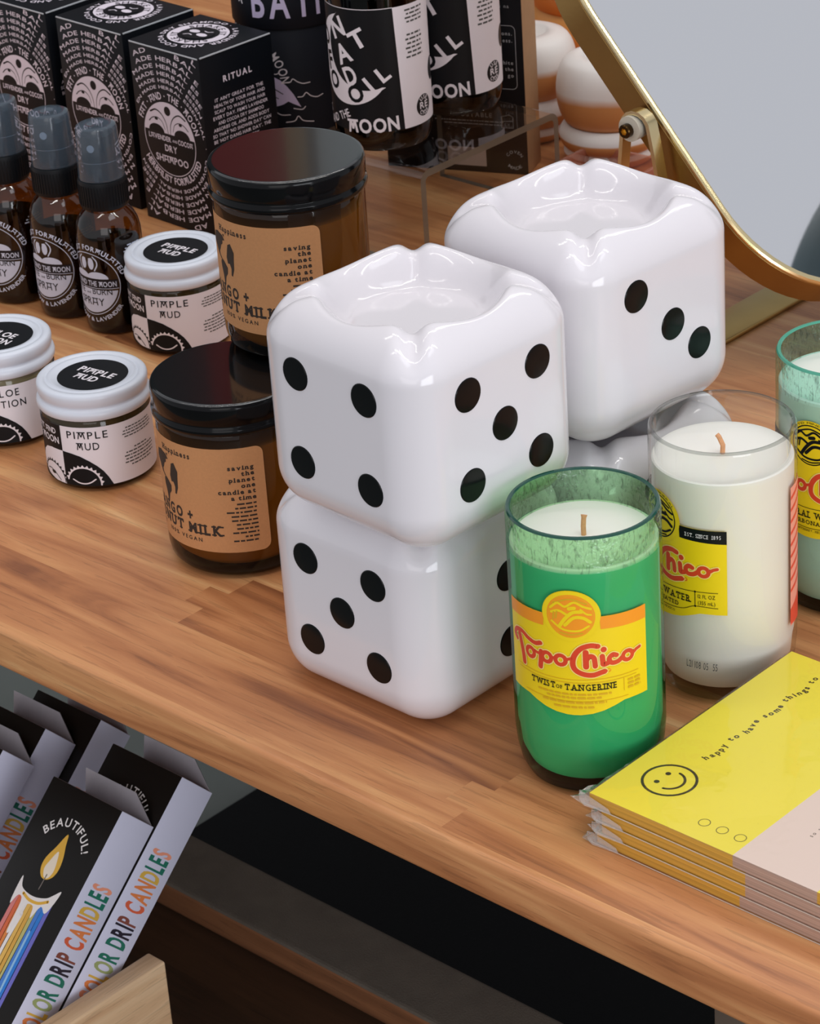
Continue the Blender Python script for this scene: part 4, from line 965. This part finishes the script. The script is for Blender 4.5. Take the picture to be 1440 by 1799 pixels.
for sg in (-1, 1):
    cl = Vector((-0.1962+0.1935, sg*(HW+0.0075), 0.1345)); rr = 0.0086
    path = [Vector((-0.0095, 0, 0.003)), Vector((-0.0140, 0, 0.045)), Vector((-0.0150, 0, 0.085)), Vector((-0.0138, 0, 0.109)), Vector((-0.0116, 0, 0.128))]
    path += [Vector((cl.x-rr*cos(radians(q)), 0, cl.z+rr*sin(radians(q)))) for q in range(5, 181, 25)]
    path += [Vector((0.0078, 0, 0.126)), Vector((0.0113, 0, 0.107)), Vector((0.0140, 0, 0.075)), Vector((0.0130, 0, 0.040)), Vector((0.0092, 0, 0.003))]
    mb = MB(); hw, ht = 0.0035, 0.0011; vs = []
    for i, q in enumerate(path):
        d = (path[min(i+1, len(path)-1)]-path[max(i-1, 0)]).normalized(); s = Vector((d.z, 0, -d.x))
        for a_, b_ in ((-1, -1), (1, -1), (1, 1), (-1, 1)): vs.append(q+s*ht*a_+Vector((0, cl.y+hw*b_, 0)))
    K = len(path); fs = [(i*4+j, i*4+(j+1) % 4, i*4+4+(j+1) % 4, i*4+4+j) for i in range(K-1) for j in range(4)]
    mb.add(vs, fs, GOLDL if sg < 0 else GOLD); br_ = mb.build('bracket', r, ang=60)
    mb = MB(); mb.lathe([(0, -0.0055), (0.0036, -0.0055), (0.0062, -0.0045), (0.0066, -0.003), (0.0066, 0.004), (0, 0.004)], mat('nylon_washer', (196, 188, 172), 0.5), 32)
    o = mb.build('washer', r); o.location = (o0.x-0.0002, cl.y+sg*0.0015, o0.z); o.rotation_euler = (-sg*pi/2, 0, 0)
    o.rotation_euler = (pi/2 if sg < 0 else -pi/2, 0, 0)
    mb = MB(); mb.lathe([(0.0034, 0.0), (0.0036, 0.0005), (0.0036, 0.0034), (0.0031, 0.0040), (0.0018, 0.0040)], mat('bolt_brass', (70, 52, 30), 0.25, metal=1.0), 28)
    mb.lathe([(0.0018, 0.0040), (0.0017, 0.0022), (0, 0.0022)], mat('bolt_socket', (214, 176, 96), 0.3, metal=1.0), 6)
    b_ = mb.build('bolt', r); b_.location = (o0.x-0.0008, cl.y+sg*0.0050, o0.z-0.0006); b_.rotation_euler = (pi/2 if sg < 0 else -pi/2, 0, 0)

# ================================================================== PILLOWY STACKED VASES, BEHIND
def peach(name, hi, lo, zs):  # colour by normal: warm bounce from the tabletop painted onto the lobes' undersides
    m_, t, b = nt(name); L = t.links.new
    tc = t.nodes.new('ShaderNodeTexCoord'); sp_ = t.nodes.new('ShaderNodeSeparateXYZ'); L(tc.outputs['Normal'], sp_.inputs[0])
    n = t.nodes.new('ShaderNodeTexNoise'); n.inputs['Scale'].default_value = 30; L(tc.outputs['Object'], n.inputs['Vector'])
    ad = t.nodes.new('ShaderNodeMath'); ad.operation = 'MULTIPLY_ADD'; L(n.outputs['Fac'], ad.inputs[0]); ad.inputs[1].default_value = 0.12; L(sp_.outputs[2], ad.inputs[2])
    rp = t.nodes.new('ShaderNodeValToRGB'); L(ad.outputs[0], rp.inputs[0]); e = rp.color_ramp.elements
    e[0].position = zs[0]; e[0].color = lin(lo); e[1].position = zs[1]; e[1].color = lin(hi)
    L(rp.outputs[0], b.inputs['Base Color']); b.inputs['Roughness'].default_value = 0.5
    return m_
PE = peach('white_ceramic_bounce_tint', (236, 232, 228), (206, 142, 84), (-0.30, 0.12)); PO = peach('orange_ceramic_bounce_tint', (248, 190, 104), (216, 122, 44), (-0.2, 0.85))
def vase(p, lobes, m_, label):
    r = thing('stacked_vase', p, 0, label, 'vase', 'pillowy stacked vases'); mb = MB(); pr = [(0, 0.0)]
    for zc, R, hh in lobes:
        for q in range(-66, 67, 11): pr.append((R*(0.62+0.38*cos(radians(q))**0.8) if abs(q) < 90 else R, zc+hh*sin(radians(q))/sin(radians(66))))
    pr[1] = (pr[1][0], 0.0)
    zt = pr[-1][1]; rt_ = pr[-1][0]; pr += [(rt_*0.8, zt+0.002), (rt_*0.55, zt+0.002), (rt_*0.5, zt-0.004), (0, zt-0.006)]
    mb.lathe(pr, m_, 64); mb.build('body', r, ang=180)
    return r
vase(tn(-0.408, 0.6145), [(0.0060, 0.029, 0.0060), (0.0170, 0.0315, 0.0085), (0.0450, 0.0325, 0.0200)], PE, 'white pillowy vase directly behind the mirror bracket')
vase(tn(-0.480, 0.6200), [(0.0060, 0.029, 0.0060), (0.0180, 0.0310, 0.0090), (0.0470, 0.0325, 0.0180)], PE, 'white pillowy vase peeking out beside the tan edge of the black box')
vase(tn(-0.489, 0.6945), [(0.014, 0.036, 0.014), (0.046, 0.039, 0.020), (0.090, 0.043, 0.026), (0.136, 0.040, 0.022)], PO, 'tall orange pillowy vase at the very back')
r = thing('acrylic_tray', tn(-0.404, 0.5600, 0), YAW+radians(3), 'small pinkish clear acrylic tray in front of the white vase', 'tray')
PK = glass('pink_acrylic', (0.93, 0.80, 0.74), 0.08, haze=0.28, haze_rgb=(226, 160, 140), boost=1.5)
mb = MB(); mb.box((0.0, 0.0, 0.0002), (0.058, 0.034, 0.003), PK, bev=0.0006)
mb.build('tray_floor', r)
mb = MB(); mb.box((0.0, 0.0, 0.003), (0.058, 0.0028, 0.016), PK, bev=0.0006); mb.box((0.0, 0.0312, 0.003), (0.058, 0.034, 0.016), PK, bev=0.0006); mb.box((0.0552, 0.0028, 0.003), (0.058, 0.0312, 0.016), PK, bev=0.0006); mb.box((0.0, 0.0028, 0.003), (0.0028, 0.0312, 0.016), PK, bev=0.0006); mb.build('tray_wall', r)

TEAL = mat('dark_teal_leather', (14, 44, 50), 0.55, noise=0.2, bump=0.2)
r = thing('drum_prop', (1.428, 1.645, -0.706), 0, 'dark teal drum stool added out of view as the dark shape in the mirror', 'prop')  # unseen drum added only to reflect as a dark shape in the glass
mb = MB(); mb.lathe([(0, 0), (0.15, 0), (0.16, 0.01), (0.16, 1.29), (0.155, 1.31), (0.14, 1.32), (0, 1.32)], mat('dark_teal_board', (12, 36, 42), 0.6, noise=0.2), 64); mb.build('drum', r)
mb = MB(); mb.lathe([(0, 1.32), (0.15, 1.32), (0.165, 1.345), (0.165, 1.40), (0.15, 1.425), (0.08, 1.434), (0, 1.435)], TEAL, 64); mb.build('drum_top', r)

# ================================================================== DRIP CANDLE CARTONS IN THE CRATE
aV = (T*0.0015+N*0.7296+Vector((0, 0, 0.6839))).normalized(); wV = T*0.9978-N*0.0465+Vector((0, 0, 0.0475)); wV = (wV-aV*wV.dot(aV)).normalized(); tV = aV.cross(wV).normalized()
C0 = tn(-0.3062, 0.0884, -0.1633); BL = 0.200; BW, BT = 0.057, 0.0258
RM = Matrix((wV, tV, aV)).transposed()
BFACE = mat('satin_dark_card', (24, 21, 19), 0.3, noise=0.2, nscale=14, spec=0.3); CARDW = mat('lilac_white_card', (206, 206, 226), 0.55, noise=0.02); CARDI = mat('grey_card_inside', (176, 170, 176), 0.8, noise=0.08, nscale=200)
def drip():
    r = thing('candle_carton', C0-aV*BL, 0, 'front right carton of color drip candles with the painted candle showing', 'carton', 'cartons of drip candles')
    r.rotation_euler = RM.to_euler()
    mb = MB(); mb.box((-BW, 0, 0), (0, BT, BL), CARDW, bev=0.0005, faces=lambda n: BFACE if n.y < -0.5 else (CARDI if n.z > 0.5 else None))
    a = Art(mb, planemap((0, 0, BL+0.0044), (1, 0, 0), (0, 0, 1)), base=0.06, step=0.04)
    PW_ = mat('painted_white', (246, 240, 238), 0.5); c = -27.2
    a.arc('BEAUTIFUL!', c-0.3, -41.6, 17.4, 89, 4.5, PW_, 0, bold=0.014, span=122)
    fl = [(c+0.2, -27.6), (c-3.4, -36), (c-6.6, -43), (c-6.6, -48.5), (c-3.6, -52.6), (c+0.6, -53.2), (c+4.4, -50.6), (c+6.0, -46), (c+5.2, -40), (c+2.6, -33.4)]
    def spl(P): 
        n = len(P); o = []
        for i in range(n):
            p0, p1, p2, p3 = [Vector(P[(i+q) % n]) for q in (-1, 0, 1, 2)]
            for k in range(4):
                t = k/4; v = 0.5*((2*p1)+(p2-p0)*t+(2*p0-5*p1+4*p2-p3)*t*t+(3*p1-p0-3*p2+p3)*t**3); o.append((v.x, v.y))
        return o
    a.poly(spl(fl), mat('flame_gold', (238, 184, 62), 0.5, noise=0.06), 0)
    a.poly(spl([(c-0.2, -37.5), (c-3.0, -44), (c-4.0, -48.4), (c-1.6, -52.2), (c+1.4, -52.2), (c+3.2, -48.2), (c+2.2, -42.6)]), mat('flame_core', (252, 236, 214), 0.5), 1)
    a.stroke([(c-0.4, -59), (c-0.2, -55), (c, -50.6)], 0.7, mat('painted_grey', (120, 110, 104), 0.5), 2)
    cols = [(226, 132, 128), (226, 108, 62), (232, 138, 64), (244, 236, 232), (236, 188, 92), (226, 172, 70), (196, 190, 120), (70, 130, 216), (34, 128, 220), (112, 110, 200)]
    x0, x1 = c-14.0, c+14.0; n = len(cols)
    for k, cc in enumerate(cols):
        m_ = mat('paint_%d_%d_%d' % cc, cc, 0.5, noise=0.08, nscale=250); xa = x0+(x1-x0)*k/n; xb = x0+(x1-x0)*(k+1)/n
        wv = 0.9*sin(k*2.1); zt = -63-2.2*sin(pi*(k+.5)/n); zb = -190
        a.poly([(xa-0.3+0.8*sin(k), zb), (xb+0.3+0.8*sin(k+1), zb), (xb+0.3+0.7*sin(k*1.7), -120), (xb+0.2, -80), (xb, zt), (xa, zt), (xa-0.2, -80), (xa-0.3+0.7*sin((k-1)*1.7), -120)], m_, 0)
    a.poly(spl([(x0-1.2, -56.5), (x0+1.8, -61.6), (c-6, -63.4), (c+1, -63.2), (c+8, -61.0), (x1-2.2, -57.8), (x1+1.4, -54.8), (x1+0.4, -62), (x1-2.4, -68.5), (c+7, -66.2), (c+3.6, -74), (c+1.6, -68), (c-4, -69.8), (c-5.0, -84), (c-7.2, -84.6), (c-8, -68.6), (x0+2.2, -66.4), (x0-0.6, -72.2), (x0-1.6, -64)]), PW_, 2)
    a.stroke([(c-9, -64.4), (c-3, -66.0), (c+4, -65.4), (c+10, -62.4)], 1.6, mat('flame_gold', (238, 184, 62), 0.5), 3)
    a.stroke([(c-3.4, -74), (c-4.2, -92), (c-3.6, -112), (c-4.6, -130)], 2.4, PW_, 2, w1=1.2); a.stroke([(c+8, -80), (c+8.4, -100), (c+9, -118)], 1.4, mat('paint_sky', (150, 200, 240), 0.5), 2); a.ell(c+9, -119, 1.5, 2.6, mat('paint_sky', (150, 200, 240), 0.5), 2, 18)
    # right side: the name, reading upwards
    b = Art(mb, planemap((0, 0.0, BL), (0, 0, 1), (0, -1, 0)), base=0.06, step=0.03)
    pal = {'g': (24, 108, 88), 'o': (222, 128, 70), 'y': (214, 172, 72), 'r': (214, 96, 62), 'k': (34, 28, 44), 'b': (130, 70, 58), 'v': (150, 160, 104), 's': (232, 150, 120)}
    M_ = {k: mat('name_'+k, v, 0.5, noise=0.05) for k, v in pal.items()}
    txt = 'COLOR DRIP CANDLES'
    cs = ['s', 'o', 'y', 'v', 'g', 'g', 'k', 'k', 'b', 'r', 'o', 'o', 'y', 'g', 'g', 's']
    L, wd = b.lay(txt, 13.4, 0.035, 0.16, 1.0, None); scl = 86.0/wd; ks = 13.4/CAP
    for (ch, gx), ck in zip(L, cs):
        _, _, gx0, gx1 = glyph(ch, 0.035)
        b.text(ch, -124.2+gx*scl, -19.8, 13.4, M_[ck], 0, 'L', width=(gx1-gx0)*ks*scl, bold=0.035)
    mb.build('carton', r, smooth=False)
    # the open tuck flap standing up at the back, paler inside
    mb = MB(); zz = BL-0.0004
    P = [(-BW+0.001, BT-0.0006, zz), (-0.001, BT-0.0006, zz), (-0.0150, BT-0.0085, zz+0.0120), (-BW+0.0005, BT-0.0085, zz+0.0120)]
    Q_ = [(x, y+0.0005, z) for x, y, z in P]
    mb.add(P+Q_, [(0, 1, 2, 3), (7, 6, 5, 4), (1, 5, 6, 2), (0, 3, 7, 4), (3, 2, 6, 7)], CARDI)
    mb.add([(-0.001, BT-0.0006, zz), (-0.0055, BT-0.0005, zz+0.0030), (-0.0168, BT-0.0062, zz+0.0124), (-0.0150, BT-0.0085, zz+0.0120)], [(0, 1, 2, 3)], BFACE)
    mb.build('tuck_flap', r, smooth=False)
    return r
d0 = drip()
def dcopy(w, t, a, lab):
    q = dup(d0, C0-aV*(BL-a)+wV*w+tV*t, 0, lab); q.rotation_euler = RM.to_euler()
dcopy(0.0008, 0.0264, 0.0295, 'carton of drip candles leaning directly behind the front right one')
dcopy(-0.1014, 0.0005, 0.0, 'front left carton of drip candles, cut off by the left frame edge')
dcopy(-0.1085, 0.0272, 0.0206, 'second carton of drip candles in the left column, its flap up')
dcopy(-0.1010, 0.0538, 0.0388, 'carton of drip candles at the back of the left column, under the table edge')

PINE = wood('pale_pine', [(198, 154, 114), (222, 184, 142), (236, 204, 166), (244, 216, 182)], staves=False, rough=0.6, grain=0.9, gscale=0.9)
r = thing('wooden_crate', tn(-0.43, -0.06, -0.345), YAW, 'pale pine crate under the table holding the drip candle cartons', 'crate')
def cl_(t, n, z): return (t+0.43, n+0.06, z+0.345)
mb = MB(); mb.box(cl_(-0.585, -0.215, -0.345), cl_(-0.285, 0.0867, -0.335), PINE, bev=0.001); mb.build('crate_floor', r)
# walls are built lying along x so the grain follows their length
def wall(a, b, rot, name):
    mb = MB(); ln, th_, hh = b; mb.box((0, 0, 0), (ln, th_, hh), PINE, bev=0.0012, seg=2); o = mb.build(name, r, ang=60); o.location = cl_(*a); o.rotation_euler = (0, 0, rot); return o
wall((-0.285, -0.215, -0.335), (0.3017, 0.013, 0.088), pi/2, 'side_wall')
wall((-0.572, -0.215, -0.335), (0.3017, 0.013, 0.088), pi/2, 'side_wall')
wall((-0.572, 0.0747, -0.335), (0.274, 0.012, 0.045), 0, 'back_wall')
wall((-0.572, -0.215, -0.335), (0.274, 0.012, 0.06), 0, 'front_wall')

# ================================================================== LIGHT, SKY, CAMERA
def lamp(name, loc, size, sy, power, rgb=(255, 250, 244), aim=None):
    l = bpy.data.lights.new(name, 'AREA'); l.shape = 'RECTANGLE'; l.size = size; l.size_y = sy; l.energy = power; l.color = lin(rgb)[:3]
    o = bpy.data.objects.new(name, l); COL.objects.link(o); o.location = loc
    d = (Vector(aim or (loc[0], loc[1], 0))-Vector(loc)); o.rotation_euler = d.to_track_quat('-Z', 'Y').to_euler(); return o
for i, (x, y) in enumerate(((-0.9, 0.3), (0.2, 0.5), (1.3, 0.7), (-0.9, 1.7), (0.3, 1.9), (1.4, 2.1))):
    lamp('ceiling_tube', (x, y, 2.1), 1.2, 0.05, 3.2 if x < 0 else 5.6)
lamp('ceiling_panel', (0.9, 0.0, 2.4), 1.2, 0.6, 6, (246, 250, 255), (0.05, 1.2, 0.1))
lamp('front_left_fill', (-0.6, -1.6, 0.75), 1.4, 1.2, 7, (255, 250, 248), (-0.15, 1.1, -0.25))  # added fill from behind the camera, brightens the cartons and crate
lamp('front_right_fill', (1.0, -1.3, 0.25), 1.2, 1.2, 26, (244, 248, 255), (-0.25, 1.15, -0.25))  # added cool fill from the front right, aimed at the cartons' lettered sides
w = bpy.data.worlds.new('World'); SC.world = w; w.use_nodes = True
bg = w.node_tree.nodes['Background']; bg.inputs[0].default_value = (0.77, 0.78, 0.825, 1); bg.inputs[1].default_value = 0.72

cam = bpy.data.cameras.new('Camera'); co = bpy.data.objects.new('Camera', cam); COL.objects.link(co); SC.camera = co
pitch, roll = 0.48579, 0.07048
fw = Vector((0, cos(pitch), -sin(pitch))); rx = Vector((1, 0, 0)); dn = fw.cross(rx)
r2 = rx*cos(roll)+dn*sin(roll); d2 = dn*cos(roll)-rx*sin(roll)
co.matrix_world = Matrix(((r2.x, -d2.x, -fw.x, 0), (r2.y, -d2.y, -fw.y, 0), (r2.z, -d2.z, -fw.z, 0.62932), (0, 0, 0, 1)))
cam.sensor_fit = 'VERTICAL'; cam.sensor_height = 36.0; cam.sensor_width = 36.0*1440/1799; cam.lens = 4944.76*36.0/1799
cam.clip_start = 0.05; cam.clip_end = 50
cam.dof.use_dof = True; cam.dof.focus_distance = 1.2; cam.dof.aperture_fstop = 55
SC.view_settings.view_transform = 'Standard'; SC.view_settings.look = 'None'; SC.view_settings.exposure = 0; SC.view_settings.gamma = 1
SC.cycles.use_denoising = True; SC.cycles.max_bounces = 10; SC.cycles.transparent_max_bounces = 32; SC.cycles.caustics_reflective = False; SC.cycles.caustics_refractive = False
